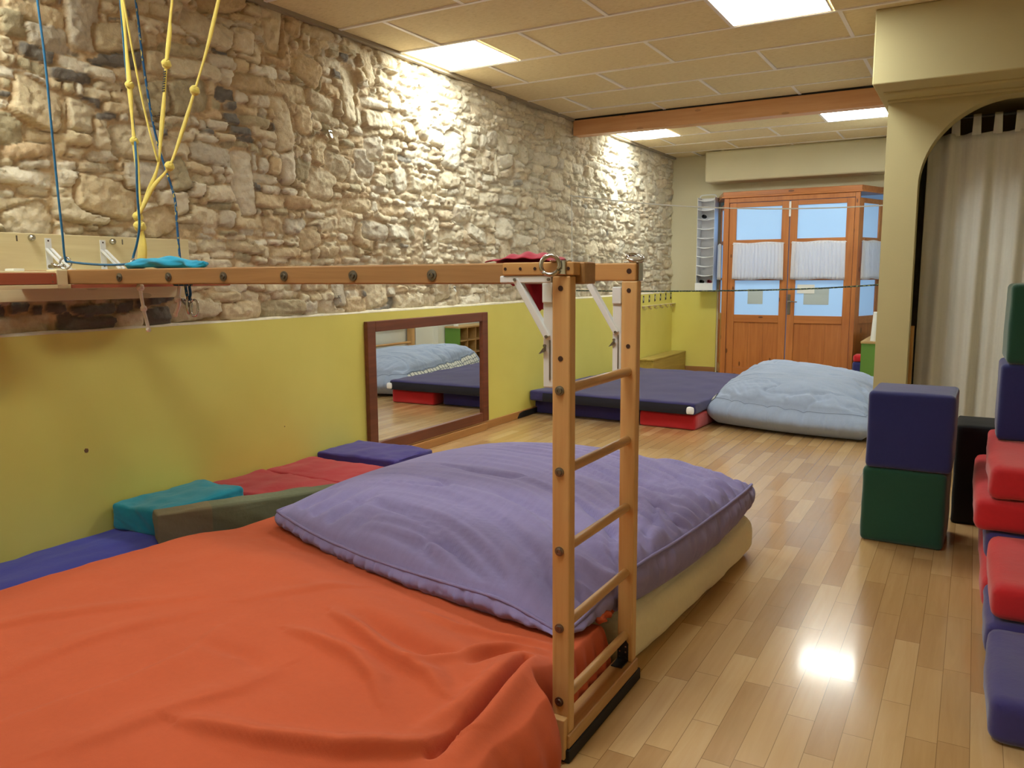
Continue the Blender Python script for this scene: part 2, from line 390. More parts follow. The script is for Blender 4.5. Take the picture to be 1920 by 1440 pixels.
def foam(x0, x1, y0, y1, z0, z1, r=0.02, bulge=0.006, n=14, seed=0, wr=0.003, rot=0.0):
    """soft foam block: rounded box with swollen faces and slight dents"""
    c = np.array([(x0 + x1) / 2, (y0 + y1) / 2, (z0 + z1) / 2]); h = np.array([x1 - x0, y1 - y0, z1 - z0]) / 2
    idx = {}; V = []; F = []
    t = np.linspace(-1, 1, n + 1); t = np.sign(t) * (1 - (1 - np.abs(t)) ** 1.5)
    def vid(i, j, k):
        if (i, j, k) not in idx: idx[(i, j, k)] = len(V); V.append((t[i], t[j], t[k]))
        return idx[(i, j, k)]
    for ax in range(3):
        for sd in (0, n):
            for i in range(n):
                for j in range(n):
                    q = []
                    for a, b in ((i, j), (i + 1, j), (i + 1, j + 1), (i, j + 1)):
                        k = [a, b]; k.insert(ax, sd); q.append(vid(*k))
                    F.append(q)
    V = np.array(V); P = V * h; r = min(r, h.min() * 0.95)
    inner = np.clip(P, -(h - r), h - r); d = P - inner; L = np.linalg.norm(d, axis=1, keepdims=True); L[L == 0] = 1
    P = inner + d / L * r
    nrm = d / L; q = V ** 2
    amt = bulge * ((1 - q[:, [1]]) * (1 - q[:, [2]]) * np.abs(nrm[:, [0]]) + (1 - q[:, [0]]) * (1 - q[:, [2]]) * np.abs(nrm[:, [1]]) + (1 - q[:, [0]]) * (1 - q[:, [1]]) * np.abs(nrm[:, [2]]))
    nz = fbm(P[:, 0] * 9 + seed * 3.7 + P[:, 2] * 5, P[:, 1] * 7 + P[:, 2] * 12 + P[:, 0] * 4 + seed, 4)[:, None]
    P = P + nrm * (amt + nz * wr * 2)
    P[:, 2] = np.maximum(P[:, 2], -h[2])
    if rot:
        cc, ss = math.cos(rot), math.sin(rot); P[:, :2] = P[:, :2] @ np.array([[cc, ss], [-ss, cc]])
    m = MB(); m.add((P + c).tolist(), F); return m

# ------------------------------------------------------------------ the room
struct(obj('floor', MB().box(-0.3, XR + 0.2, YB - 0.2, 12.5, -0.1, 0.0), M['floor']))

# ceiling: boards of a suspended ceiling on white T bars, with openings for the lamps
PANELS = [(0.03, 4.62), (2.125, 4.62), (0.03, 8.33), (2.125, 8.33), (0.03, 0.94), (2.125, 0.94), (0.03, -2.72)]  # last one is unseen, added as fill light behind the camera
cm = MB(); PX, PY0, PIT = 1.198, 4.011, 0.607
k0 = -12
tm = MB()
for k in range(-12, 12):
    ya, yb = PY0 + k * PIT, PY0 + (k + 1) * PIT
    if yb < YB or ya > YFAR: continue
    xoff = (0.345 if k % 2 == 0 else 0.930) - 2 * PX
    xsn = sorted([xoff + i * PX for i in range(0, 7)])
    xsn = [max(-0.02, q) for q in xsn if q < XR + 0.1 and q + PX > -0.02]
    xsn = sorted(set(xsn)) + [XR + 0.02]
    if xsn[0] > -0.02: xsn = [-0.02] + xsn
    tm.box(-0.02, XR, ya - 0.012, ya + 0.012, H - 0.006, H + 0.02)
    for i in range(len(xsn) - 1):
        segs = [(xsn[i], xsn[i + 1])]
        for (px, py) in PANELS:
            if abs(py - ya) < 0.2:
                ns = []
                for a, b in segs:
                    if px + 0.585 <= a or px >= b: ns.append((a, b)); continue
                    if px - a > 0.05: ns.append((a, px))
                    if b - px - 0.585 > 0.05: ns.append((px + 0.585, b))
                segs = ns
        for a, b in segs:
            dz = [RNG.uniform(-0.001, 0.008) for _ in range(4)]
            vs = [(a + 0.008, ya + 0.008, H - 0.002 + dz[0]), (b - 0.008, ya + 0.008, H - 0.002 + dz[1]), (b - 0.008, yb - 0.008, H - 0.002 + dz[2]), (a + 0.008, yb - 0.008, H - 0.002 + dz[3])]
            cm.prism(vs, (0, 0, 0.02))
            tm.box(b - 0.012, b + 0.012, ya, yb, H - 0.005, H + 0.02)
cm.box(-0.3, XR + 0.2, YB - 0.2, 12.5, H + 0.05, H + 0.15, mi=0)
ceiling = struct(obj('ceiling', cm, M['ceilboard']))
obj('ceiling_grid', tm, M['tbar'], ceiling)
struct(obj('trim_1', MB().box(-0.02, 0.014, YB, YFAR, H - 0.022, H + 0.01), plain('grey_edge_angle', (150, 138, 118), 0.6)))

# left wall: rubble stone above, yellow painted lining below
def facets(y, z, cy_, cz_, tilt, seed):
    rs = np.random.RandomState(seed); N = 512
    jy, jz, ta, tb, hh = rs.rand(5, N, N)
    gy, gz = y / cy_, z / cz_; iy, iz = np.floor(gy).astype(int), np.floor(gz).astype(int)
    bd = np.full(y.shape, 99.0); out = np.zeros(y.shape)
    for a in (-1, 0, 1):
        for b in (-1, 0, 1):
            p, q = (iy + a) % N, (iz + b) % N
            dy, dz = gy - (iy + a + jy[p, q]), gz - (iz + b + jz[p, q]); d = dy * dy + dz * dz; k = d < bd
            out = np.where(k, (ta[p, q] - .5) * 2 * tilt * dy * cy_ + (tb[p, q] - .5) * 2 * tilt * dz * cz_ + (hh[p, q] - .5) * tilt * 0.35 * min(cy_, cz_), out); bd = np.where(k, d, bd)
    return out
def stone_wall():
    ys = np.concatenate([np.arange(YB, 0.6, 0.03), np.arange(0.6, 6.0, 0.0085), np.arange(6.0, YFAR + 0.02, 0.0115)])
    zs = np.arange(WAINS - 0.06, H + 0.03, 0.0085)
    Y, Z = np.meshgrid(ys, zs, indexing='ij')
    wy = Y + 0.040 * fbm(Y * 5, Z * 5, 2) + 0.016 * fbm(Y * 26 + 9, Z * 26, 3)
    wz = Z + 0.075 * fbm(Y * 1.7 + 40, Z * 2.2, 3) + 0.012 * fbm(Y * 24 + 3, Z * 24 + 8, 3)
    # stones laid in loose courses
    rs = np.random.RandomState(5); S = []
    z = WAINS - 0.1
    while z < H + 0.1:
        hgt = rs.choice([0.035, 0.045, 0.055, 0.07, 0.09, 0.11], p=[.18, .25, .24, .18, .10, .05]); y = YB - 0.2 + rs.rand() * 0.2
        while y < YFAR + 0.2:
            wd = hgt * rs.uniform(1.2, 4.2) if rs.rand() < 0.82 else hgt * rs.uniform(0.6, 1.1)
            wd = min(wd, 0.30)
            S.append((y + wd / 2, z + hgt / 2 + rs.uniform(-.012, .012), wd / 2 * rs.uniform(.90, 1.08), hgt / 2 * rs.uniform(.84, 1.08), rs.uniform(-.14, .14)))
            y += wd + 0.008
        z += hgt * 0.98
    for _ in range(150):     # larger stones set among them
        a = rs.uniform(.06, .15); b = rs.uniform(.05, .10)
        if rs.rand() < 0.25: a, b = b, a * 1.3
        S.append((rs.uniform(0.5, YFAR), rs.uniform(WAINS, H), a, b, rs.uniform(-.3, .3)))
    nbig = 150
    S = np.array(S); n = len(S)
    best = np.full(Y.shape, 9.0); second = np.full(Y.shape, 9.0); ids = np.zeros(Y.shape, int)
    big = np.zeros(n, bool); big[-nbig:] = True
    for i in range(n):
        y0, z0, a, b, r = S[i]
        R = max(a, b) * 1.9 + 0.05
        i0, i1 = np.searchsorted(ys, [y0 - R, y0 + R]); j0, j1 = np.searchsorted(zs, [z0 - R, z0 + R])
        if i0 >= i1 or j0 >= j1: continue
        dy = wy[i0:i1, j0:j1] - y0; dz = wz[i0:i1, j0:j1] - z0
        c, s_ = math.cos(r), math.sin(r); u = np.abs(c * dy + s_ * dz) / a; v = np.abs(-s_ * dy + c * dz) / b
        p = 5.0; d = (u ** p + v ** p) ** (1 / p)
        B = best[i0:i1, j0:j1]; S2 = second[i0:i1, j0:j1]; I = ids[i0:i1, j0:j1]
        if big[i]:
            k = d < 1.12
            B[...] = np.where(k, d, B); S2[...] = np.where(k, 9.0, S2); I[...] = np.where(k, i, I); continue
        lo = d < B; S2[...] = np.where(lo, B, np.minimum(S2, d)); I[...] = np.where(lo, i, I); B[...] = np.where(lo, d, B)
    size = np.minimum(S[:, 2], S[:, 3])[ids]
    e1 = np.clip(1.04 - best, -1, 1); e2 = np.clip((second - best) * 0.9, 0, 1)
    e = np.minimum(e1, e2 * 1.0) * np.clip(size / 0.03, 0.6, 2.0)
    body = smoothstep(0.0, 0.11, e)
    prot = rs.uniform(0.004, 0.026, n); dark_p = rs.rand(n)
    prot[dark_p < 0.08] *= 0.25
    tx, tz = rs.uniform(-.22, .22, n), rs.uniform(-.30, .16, n)
    dyc, dzc = Y - S[ids, 0], Z - S[ids, 1]
    h = body * (prot[ids] + 0.010 * np.clip(e, 0, 1) + tx[ids] * dyc + tz[ids] * dzc)
    h = h + 0.011 * fbm(Y * 20, Z * 30, 4, 0.65) * (0.35 + 0.65 * body) + (0.5 + 0.5 * body) * (facets(wy + 0.2 * Z, wz, 0.065, 0.042, 0.20, 3) + facets(wy, wz - 0.15 * Y, 0.024, 0.018, 0.16, 4)) + 0.006 * fbm(Y * 55, Z * 60, 2) * (0.4 + 0.6 * body) + 0.03 * fbm(Y * 1.1, Z * 1.3 + 7, 2)
    crack = rs.rand(n)[ids] < 0.5
    h -= np.where(crack, 0.018, 0.005) * np.exp(-(np.clip(best - 1.0, -.5, .5) / 0.09) ** 2) * (dzc < 0)
    X = -0.045 + np.clip(h, -0.03, 0.055)
    X = np.where(Z < WAINS + 0.03, np.minimum(X, -0.015 - 0.6 * np.clip(WAINS + 0.01 - Z, 0, 1)), X)
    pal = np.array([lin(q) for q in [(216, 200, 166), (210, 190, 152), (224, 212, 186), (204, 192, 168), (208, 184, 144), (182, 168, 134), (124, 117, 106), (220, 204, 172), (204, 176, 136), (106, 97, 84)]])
    cid = rs.choice(9, n, p=[.24, .18, .15, .10, .12, .06, .02, .10, .03])
    # weathered dark stones cluster in the top left and just over the lining on the left
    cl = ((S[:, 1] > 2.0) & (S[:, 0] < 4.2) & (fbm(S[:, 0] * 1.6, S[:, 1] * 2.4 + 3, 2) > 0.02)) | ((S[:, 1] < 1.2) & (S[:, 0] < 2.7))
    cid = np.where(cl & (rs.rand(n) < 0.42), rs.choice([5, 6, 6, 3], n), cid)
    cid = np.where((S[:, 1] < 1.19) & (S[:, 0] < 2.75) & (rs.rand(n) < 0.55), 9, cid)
    cid = np.where((np.abs(S[:, 0] - 4.35) < 0.16) & (np.abs(S[:, 1] - 1.14) < 0.07), 6, cid)
    cid = np.where(big & (cid == 6), rs.choice([0, 1, 5], n), cid)
    tint = rs.uniform(0.86, 1.08, n)
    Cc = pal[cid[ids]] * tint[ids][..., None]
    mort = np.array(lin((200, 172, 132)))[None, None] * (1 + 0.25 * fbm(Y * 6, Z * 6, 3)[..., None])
    pale = smoothstep(3.2, 5.5, Y)[..., None] * 0.55  # mortar whitened towards the far end, imitating the lamps' white light
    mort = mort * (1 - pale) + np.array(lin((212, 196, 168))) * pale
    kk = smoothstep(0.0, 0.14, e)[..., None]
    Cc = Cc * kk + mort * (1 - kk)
    lamp_pale = smoothstep(3.5, 6.0, Y)[..., None] * 0.35; Cc = Cc * (1 - lamp_pale) + np.array(lin((228, 222, 206))) * lamp_pale * (0.75 + 0.25 * kk)  # stones paled there too, widening the lamp glow by colour
    Cc = np.clip(Cc, 0, 1)
    n1, m1 = Y.shape
    me = bpy.data.meshes.new('wall_left'); V = np.stack([X, Y, Z], -1).reshape(-1, 3)
    ii, jj = np.meshgrid(np.arange(n1 - 1), np.arange(m1 - 1), indexing='ij'); q = (ii * m1 + jj).ravel()
    F = np.stack([q, q + m1, q + m1 + 1, q + 1], -1)
    me.vertices.add(len(V)); me.vertices.foreach_set('co', V.ravel())
    me.loops.add(F.size); me.loops.foreach_set('vertex_index', F.ravel())
    me.polygons.add(len(F)); me.polygons.foreach_set('loop_start', np.arange(0, F.size, 4)); me.polygons.foreach_set('loop_total', np.full(len(F), 4))
    me.update(calc_edges=True); me.polygons.foreach_set('use_smooth', np.ones(len(F), bool))
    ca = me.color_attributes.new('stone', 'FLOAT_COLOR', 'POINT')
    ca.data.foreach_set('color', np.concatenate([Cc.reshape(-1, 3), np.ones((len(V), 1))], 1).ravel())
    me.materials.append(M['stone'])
    o = bpy.data.objects.new('wall_left', me); COL.objects.link(o)
    return struct(o)
wall_left = stone_wall()
# solid wall behind the stones, and the painted lining with its rough pale ledge
obj('wall_core', MB().box(-0.3, -0.085, YB - 0.2, YFAR + 0.2, -0.1, H + 0.06), M['cream'], wall_left)
lm = MB().box(-0.12, 0.0, YB, YFAR, 0.0, WAINS)
struct(obj('trim_2', lm, M['yellowwall'], bevel=0.004))
yy = np.arange(YB, YFAR, 0.02); zz = WAINS + 0.004 + 0.014 * np.clip(fbm(yy * 7, yy * 0 + 2.2, 3) + 0.35, 0, 1) + 0.006 * smoothstep(3, 7, yy)
A = np.zeros((len(yy), 4, 3)); A[:, :, 1] = yy[:, None]
A[:, 0, 0] = -0.11; A[:, 0, 2] = WAINS + 0.01; A[:, 1, 0] = -0.03; A[:, 1, 2] = zz; A[:, 2, 0] = -0.001; A[:, 2, 2] = zz - 0.004; A[:, 3, 0] = 0.0005; A[:, 3, 2] = WAINS - 0.004
struct(obj('trim_3', MB().grid(A), plain('lime_ledge', (226, 216, 190), 0.9, 0.08, 20, 0.4, 60), smooth=True))
bl = struct(obj('baseboard_left', MB().box(0.0, 0.014, YB, YFAR, 0.0, 0.066), M['base_y'], bevel=0.004))
pl = [(0.0145, 6.22, 0.012), (0.0145, 6.26, 0.048), (0.0145, 6.32, 0.056), (0.0145, 6.60, 0.056), (0.0145, 6.64, 0.04), (0.0145, 6.645, 0.006), (0.0145, 6.225, 0.004)]
vo = obj('vent_hole', MB().prism(pl, (0.004, 0, 0)), M['black'], bl)
vo['label'] = 'black vent hole in the skirting'

# far wall with yellow lining, box over the doors
wb = struct(obj('wall_back', MB().box(-0.1, 0.62, YFAR, YFAR + 0.2, 0, H).box(2.53, 3.2, YFAR, YFAR + 0.2, 0, H).box(0.62, 2.53, YFAR, YFAR + 0.2, 2.28, H), M['cream']))
struct(obj('trim_4', MB().box(0.0, 0.60, YFAR - 0.012, YFAR, 0.0, 1.055), M['yellowwall']))
struct(obj('baseboard_back', MB().box(0.0, 0.60, YFAR - 0.026, YFAR - 0.012, 0.0, 0.066), M['base_x'], bevel=0.004))
struct(obj('trim_5', MB().box(0.49, 2.95, 10.18, YFAR, 2.42, H), M['cream'], bevel=0.03, seg=3))

# right side: far side wall, pier with the arch, dropped box above it, side wall and rear wall
struct(obj('wall_right', MB().box(XR, XR + 0.2, YB, 12.5, 0, H), M['cream']))
struct(obj('wall_front', MB().box(-0.3, XR + 0.2, YB - 0.2, YB, 0, H), M['cream']))
def arch_wall():
    x0, x1, y0, y1 = 2.968, XR, 5.855, 6.02; ax0, ax1, zs = 3.165, 4.205, 1.83; r = (ax1 - ax0) / 2; cx = (ax0 + ax1) / 2
    m = MB(); n = 40
    arc = [(cx - r * math.cos(t), zs + r * math.sin(t)) for t in [math.pi * i / n for i in range(n + 1)]]
    m.box(x0, ax0, y0, y1, 0, zs); m.box(ax1, x1, y0, y1, 0, zs)
    top = H
    def quad(p, q, r_, s_):
        m.prism([(p[0], y0, p[1]), (q[0], y0, q[1]), (r_[0], y0, r_[1]), (s_[0], y0, s_[1])], (0, y1 - y0, 0))
    quad((x0, zs), (ax0, zs), (ax0, top), (x0, top)); quad((ax1, zs), (x1, zs), (x1, top), (ax1, top))
    for i in range(n):
        a, b = arc[i], arc[i + 1]; quad(a, b, (b[0], top), (a[0], top))
    return m
struct(obj('wall_arch', arch_wall(), M['cream_arch'], smooth='auto', angle=20))
struct(obj('wall_side', MB().box(2.97, 3.10, 6.02, 8.55, 0, H).box(2.78, 2.93, 8.95, YFAR, 0, H).box(2.86, 3.10, 8.55, 8.95, 0, H), M['white_wall']))
struct(obj('wall_alcove', MB().box(3.10, XR, 7.9, 8.0, 0, H), plain('dark_alcove_paint', (140, 118, 84), 0.9)))
# dropped box: soft rolled lower edge
bx = []
for (y, z) in [(5.32, H), (5.32, 2.377), (8.6, 2.377), (8.6, H)]: bx.append((2.926, y, z))
struct(obj('trim_6', MB().prism(bx, (XR - 2.926, 0, 0)), M['cream_arch'], smooth='auto', bevel=0.008))
for k, y in ((7, 5.58), (8, 5.842)):
    struct(obj('trim_%d' % k, MB().tube([(2.966, y, 2.373), (XR, y, 2.373)], 0.013, 12), M['cream_arch'], smooth='auto'))
# timber beam across the room with a dark gap above it
struct(obj('trim_9', MB().box(0.0, 2.96, 7.39, 7.53, 2.640, 2.785), M['glulam'], bevel=0.006))
struct(obj('trim_10', MB().box(0.0, 2.96, 7.40, 7.52, 2.784, H + 0.004), M['black']))
struct(obj('trim_11', MB().box(3.145, 3.185, 6.021, 6.06, 0, 0.93), M['pine']))

# LED panels
def lamp_proto():
    t = thing('ceiling_light', 'x', 'ceiling light', (0, 0, H), 'square LED panels in the ceiling')
    f = MB()
    for a in ((0, .585, 0, .012), (0, .585, .573, .585), (0, .012, .012, .573), (.573, .585, .012, .573)): f.box(a[0], a[1], a[2], a[3], -0.004, 0.015)
    fo = obj('frame', MB(), M['tbar'], t)
    f.v = [(q[0], q[1], q[2] + H) for q in f.v]
    bpy.data.objects.remove(fo); obj('frame', f, M['tbar'], t)
    d = MB().box(0.012, 0.573, 0.012, 0.573, 0.001, 0.012); d.v = [(q[0], q[1], q[2] + H) for q in d.v]
    obj('diffuser', d, M['led'], t); return t
LL = ['lit square ceiling panel beside the stone wall, in front of the timber beam', 'lit square ceiling panel at the top edge, left of the dropped cream box',
      'lit square ceiling panel beside the stone wall, just behind the timber beam', 'lit square ceiling panel behind the timber beam, close to the arched pier',
      'lit ceiling panel over the near end of the stone wall, outside the photo', 'lit ceiling panel above the orange sheet, outside the photo',
      'unseen ceiling panel added for fill light in the rear corner by the stone wall']
lp = lamp_proto()
for i, (x, y) in enumerate(PANELS):
    if i == 0: lp.location = (x, y, H); lp['label'] = LL[0]
    else: dup(lp, (x, y, H), LL[i], 'square LED panels in the ceiling')
# ------------------------------------------------------------------ glazed door bay
DZ = dict(top=2.13, p1=(1.69, 2.075), cur=(1.215, 1.65), p3=(0.79, 1.205), mid=(1.60, 1.69), rail=(0.70, 0.79))
def leaf(name, T, w_, x0, hinge):
    """door leaf built in (s,d,z): s along the leaf, d depth; T maps to world"""
    def bx(m, a, b, d0, d1, z0, z1):
        vs = [T(q, d, z) for q in (a, b) for d in (d0, d1) for z in (z0, z1)]
        m.add(vs, [(0, 1, 3, 2), (4, 6, 7, 5), (0, 4, 5, 1), (2, 3, 7, 6), (0, 2, 6, 4), (1, 5, 7, 3)])
    st = 0.085 if w_ > 0.5 else 0.06
    m = MB()
    bx(m, x0, x0 + st, 0, 0.045, 0.02, DZ['top']); bx(m, x0 + w_ - st, x0 + w_, 0, 0.045, 0.02, DZ['top'])
    o = struct(obj(name, m, M['doorwood'], bevel=0.004))
    r = MB()
    for z0, z1 in ((2.075, DZ['top']), (1.645, 1.69), (1.205, 1.235), (0.70, 0.79), (0.02, 0.14)): bx(r, x0 + st, x0 + w_ - st, 0.002, 0.043, z0, z1)
    obj('rail', r, M['doorwood_x'], o, bevel=0.004)
    p = MB(); k = 3; ww = (w_ - 2 * st) / k
    for i in range(k): bx(p, x0 + st + i * ww + 0.0004, x0 + st + (i + 1) * ww - 0.0004, 0.014, 0.034, 0.14, 0.70)
    obj('lower_panel', p, M['doorwood'], o, bevel=0.0015)
    for z0, z1 in ((1.69, 2.075), (1.235, 1.645), (0.79, 1.205)):
        q = MB(); bx(q, x0 + st, x0 + w_ - st, 0.018, 0.026, z0, z1); obj('pane', q, M['glass'], o)
    return o
YD = 9.95
front = lambda s_, d, z: (s_, YD + d, z)
d1 = leaf('door_1', front, 0.70, 0.882, 0); d2 = leaf('door_2', front, 0.70, 1.592, 0)
# side lights, splayed back to the wall
aR = math.atan2(0.55, 0.20); cR, sR = math.cos(aR), math.sin(aR)
sideR = lambda s_, d, z: (2.335 + s_ * cR - d * sR, YD + 0.02 + s_ * sR + d * cR, z)
sideL = lambda s_, d, z: (0.815 - s_ * cR + d * sR, YD + 0.02 + s_ * sR + d * cR, z)
leaf('window_1', sideR, 0.555, 0.03, 0); leaf('window_2', sideL, 0.555, 0.03, 0)
fr = MB().box(0.815, 0.878, YD - 0.012, YD + 0.05, 0, 2.19).box(2.296, 2.345, YD - 0.012, YD + 0.05, 0, 2.19)
fr.box(0.878, 2.296, YD - 0.012, YD + 0.05, 2.134, 2.19)
struct(obj('trim_12', fr, M['doorwood'], bevel=0.005))
hd = MB().prism([(0.79, YD - 0.03, 2.19), (2.37, YD - 0.03, 2.19), (2.58, YFAR, 2.19), (0.58, YFAR, 2.19)], (0, 0, 0.02))
hd.prism([(0.80, YD - 0.01, 2.21), (2.36, YD - 0.01, 2.21), (2.57, YFAR, 2.21), (0.59, YFAR, 2.21)], (0, 0, 0.055))
struct(obj('trim_13', hd, M['doorwood_x'], bevel=0.004))
# handle plate and flush bolt on the right leaf
hp = obj('handle_plate', MB().box(1.598, 1.632, YD - 0.008, YD, 0.80, 1.04), M['dark_steel'], d2, bevel=0.003)
hm = MB().lathe((1.615, YD - 0.008, 0.955), (0, -1, 0), [(0, 0.010), (0.03, 0.009), (0.042, 0.009)], 12); hm.tube(spline([(1.615, YD - 0.045, 0.955), (1.66, YD - 0.05, 0.955), (1.715, YD - 0.046, 0.952)], 5), 0.007, 8)
obj('lever_handle', hm, M['steel'], hp, smooth='auto')
obj('flush_bolt', MB().box(1.577, 1.600, YD - 0.012, YD, 1.945, 2.12), M['white_metal'], d2, bevel=0.003)

def curtain_mesh(T, w_, z0, z1, n=90, amp=0.010, folds=15, seed=0, flare=0.02):
    m = 14; A = np.zeros((n, m, 3)); rs = np.random.RandomState(seed); ph = rs.rand(4) * 6
    for i in range(n):
        s_ = i / (n - 1)
        for j in range(m):
            t = j / (m - 1); sc = 1 + flare * (1 - t)
            d = amp * (0.5 + 0.6 * (1 - t)) * (math.sin(folds * 2 * math.pi * s_ + ph[0] + 1.2 * math.sin(5 * s_ + ph[1])) + 0.4 * math.sin(folds * 3.7 * s_ * math.pi + ph[2]))
            zz_ = z0 + (z1 - z0) * t + (0.006 * math.sin(9 * s_ + ph[3]) if j in (0, m - 1) else 0)
            A[i, j] = T((s_ - 0.5) * w_ * sc + 0.5 * w_, -0.028 - d * 0.9, zz_)
    return A
def cafe(label, T, w_, seed):
    t = thing('cafe_curtain', label, 'curtain', T(w_ / 2, -0.028, 1.215), 'short white curtains on the glazed doors')
    o = obj('cloth', MB().grid(curtain_mesh(T, w_, 1.215, 1.655, seed=seed)), M['voile'], t, smooth=True)
    s = o.modifiers.new('th', 'SOLIDIFY'); s.thickness = 0.002
    obj('rod', MB().tube([T(-0.01, -0.028, 1.64), T(w_ + 0.01, -0.028, 1.64)], 0.0035, 8), M['white_metal'], t)
cafe('short white gathered curtain across the left leaf of the glazed doors', lambda s_, d, z: front(0.945 + s_, d, z), 0.59, 1)
cafe('short white gathered curtain across the right leaf of the glazed doors', lambda s_, d, z: front(1.628 + s_, d, z), 0.59, 2)
cafe('short white curtain on the angled side window right of the doors', lambda s_, d, z: (2.335 + (0.06 + s_) * cR - d * sR, YD + 0.02 + (0.06 + s_) * sR + d * cR, z), 0.50, 3)
cafe('short white curtain on the narrow angled window left of the doors', lambda s_, d, z: (0.815 - (0.06 + s_) * cR + d * sR, YD + 0.02 + (0.06 + s_) * sR + d * cR, z), 0.50, 4)

def sheet(name, label, T, a, b, z0, z1, d, mat):
    m = MB(); vs = [T(q, dd, z) for q in (a, b) for dd in (d, d - 0.002) for z in (z0, z1)]
    m.add(vs, [(0, 1, 3, 2), (4, 6, 7, 5), (0, 4, 5, 1), (2, 3, 7, 6), (0, 2, 6, 4), (1, 5, 7, 3)])
    tag(obj(name, m, mat), label, 'paper', 'papers stuck on the door glass')
sheet('paper_sheet', 'grey sheet of paper on the lower glass of the left door leaf', front, 1.125, 1.305, 0.92, 1.10, 0.017, M['greypaper'])
sheet('paper_sheet', 'grey square sheet on the lower glass of the right door leaf', front, 1.775, 2.055, 0.92, 1.12, 0.017, M['greypaper'])
sheet('paper_sheet', 'small white note overlapping the grey sheet on the right door leaf', front, 1.70, 1.895, 1.05, 1.155, 0.012, M['paper'])
sR2 = lambda s_, d, z: sideR(s_, d, z)
sheet('paper_sheet', 'grey strip of paper on the angled side window, the left of two', sR2, 0.115, 0.235, 0.87, 1.15, 0.047, M['greypaper'])
sheet('paper_sheet', 'grey strip of paper on the angled side window, the right of two', sR2, 0.27, 0.42, 0.87, 1.15, 0.047, M['greypaper'])

# ------------------------------------------------------------------ hanging organizer and coat hooks in the far corner
t = thing('hanging_organizer', 'tall white hanging shelf organizer on the far wall left of the glazed doors', 'organizer', (0.49, 10.36, 1.06))
x0, x1, y0, y1 = 0.385, 0.60, 10.28, 10.46
obj('back_panel', MB().box(x0, x1, y1, y1 + 0.004, 1.06, 2.25), M['orgwhite'], t)
obj('side_panel', MB().box(x0 - 0.004, x0, y0, y1, 1.06, 2.25), M['orgwhite'], t)
obj('side_panel', MB().box(x1, x1 + 0.004, y0, y1, 1.06, 2.25), M['orgwhite'], t)
for i in range(10):
    z = 1.16 + i * 0.118; A = np.zeros((9, 5, 3))
    for a in range(9):
        for b in range(5):
            u = a / 8; A[a, b] = (x0 + (x1 - x0) * u, y0 + (y1 - y0) * b / 4, z - 0.02 * math.sin(math.pi * u) * (1 - b / 5))
    o = obj('shelf', MB().grid(A), M['orgwhite'], t, smooth=True); s = o.modifiers.new('t', 'SOLIDIFY'); s.thickness = 0.006
obj('bottom_pocket', MB().box(x0 - 0.012, x1 + 0.006, y0 - 0.012, y0 - 0.004, 1.06, 1.17).box(x0, x1, y0, y1, 1.06, 1.066), M['orgwhite'], t, bevel=0.002)
obj('hanger', MB().tube(spline([(x0, 10.37, 2.24), (x0 + 0.01, 10.37, 2.275), (0.44, 10.37, 2.285), (0.55, 10.37, 2.285), (x1 - 0.01, 10.37, 2.275), (x1, 10.37, 2.24)], 5), 0.008, 8), M['white_metal'], t, smooth=True)
def slipper(label, x, y, z, mat, l=0.10):
    n, m = 14, 12; A = np.zeros((n, m, 3))
    for i in range(n):
        u = i / (n - 1); r = 0.036 * (math.sin(math.pi * (0.06 + 0.9 * u)) ** 0.5) * (1 - 0.25 * u); hh = 0.06 - 0.028 * u
        for j in range(m):
            a = 2 * math.pi * j / m; A[i, j] = (x + r * math.cos(a), y - l / 2 + l * u, z + hh * 0.5 + hh * 0.5 * math.sin(a) * (math.sin(math.pi * (0.06 + 0.9 * u)) ** 0.4))
    tag(obj('slipper', MB().grid(A, closed=True), mat, smooth=True), label, 'shoe', 'slippers kept in the hanging organizer')
slipper('black slipper in the bottom pocket of the white hanging organizer', 0.44, 10.35, 1.163, M['black_foam'])
slipper('dark red slipper in the bottom pocket of the white hanging organizer', 0.54, 10.35, 1.163, M['crimson'])
slipper('black slipper on an upper shelf of the white hanging organizer', 0.45, 10.36, 1.163 + 7 * 0.118, M['black_foam'])

ths = ['nearest the camera', 'second from the camera', 'third from the camera', 'third from the far corner', 'second from the far corner', 'nearest the far corner']
for i in range(6):
    y = 9.40 + i * 0.205
    t = thing('coat_hook', 'small cream wall hook over the corner bench, ' + ths[i], 'hook', (0.0, y, 0.90), 'coat hooks under the picture cards')
    obj('hook_plate', MB().box(0.0, 0.055, y - 0.05, y + 0.05, 0.896, 0.905).box(0, 0.008, y - 0.035, y + 0.035, 0.87, 0.9), M['board'], t, bevel=0.002)
    obj('peg', MB().tube(spline([(0.004, y, 0.895), (0.02, y, 0.86), (0.034, y, 0.856), (0.045, y, 0.875)], 4), 0.004, 8), M['board'], t, smooth=True)
    cz = 0.985 + 0.004 * i
    tc = thing('picture_card', 'small dark picture card on the yellow wall above its hook, ' + ths[i], 'card', (0.0, y, cz), 'picture cards above the coat hooks')
    obj('backing', MB().box(0.0, 0.003, y - 0.045, y + 0.045, cz - 0.055, cz + 0.055), M['yellowwall'], tc)
    pm = MB(); rs = random.Random(i)
    pm.box(0.003, 0.0045, y - 0.02, y + 0.018, cz - 0.045, cz + 0.04); pm.box(0.003, 0.0045, y - 0.03, y - 0.012, cz - 0.05, cz - 0.01)
    obj('picture', pm, plain('dark_print', (54, 46, 52), 0.6, 0.3, 60), tc)
    obj('picture_light_patch', MB().box(0.0045, 0.005, y - 0.010, y + 0.006, cz - 0.02, cz + 0.015 + rs.uniform(-.01, .01)), M['paper'], tc)

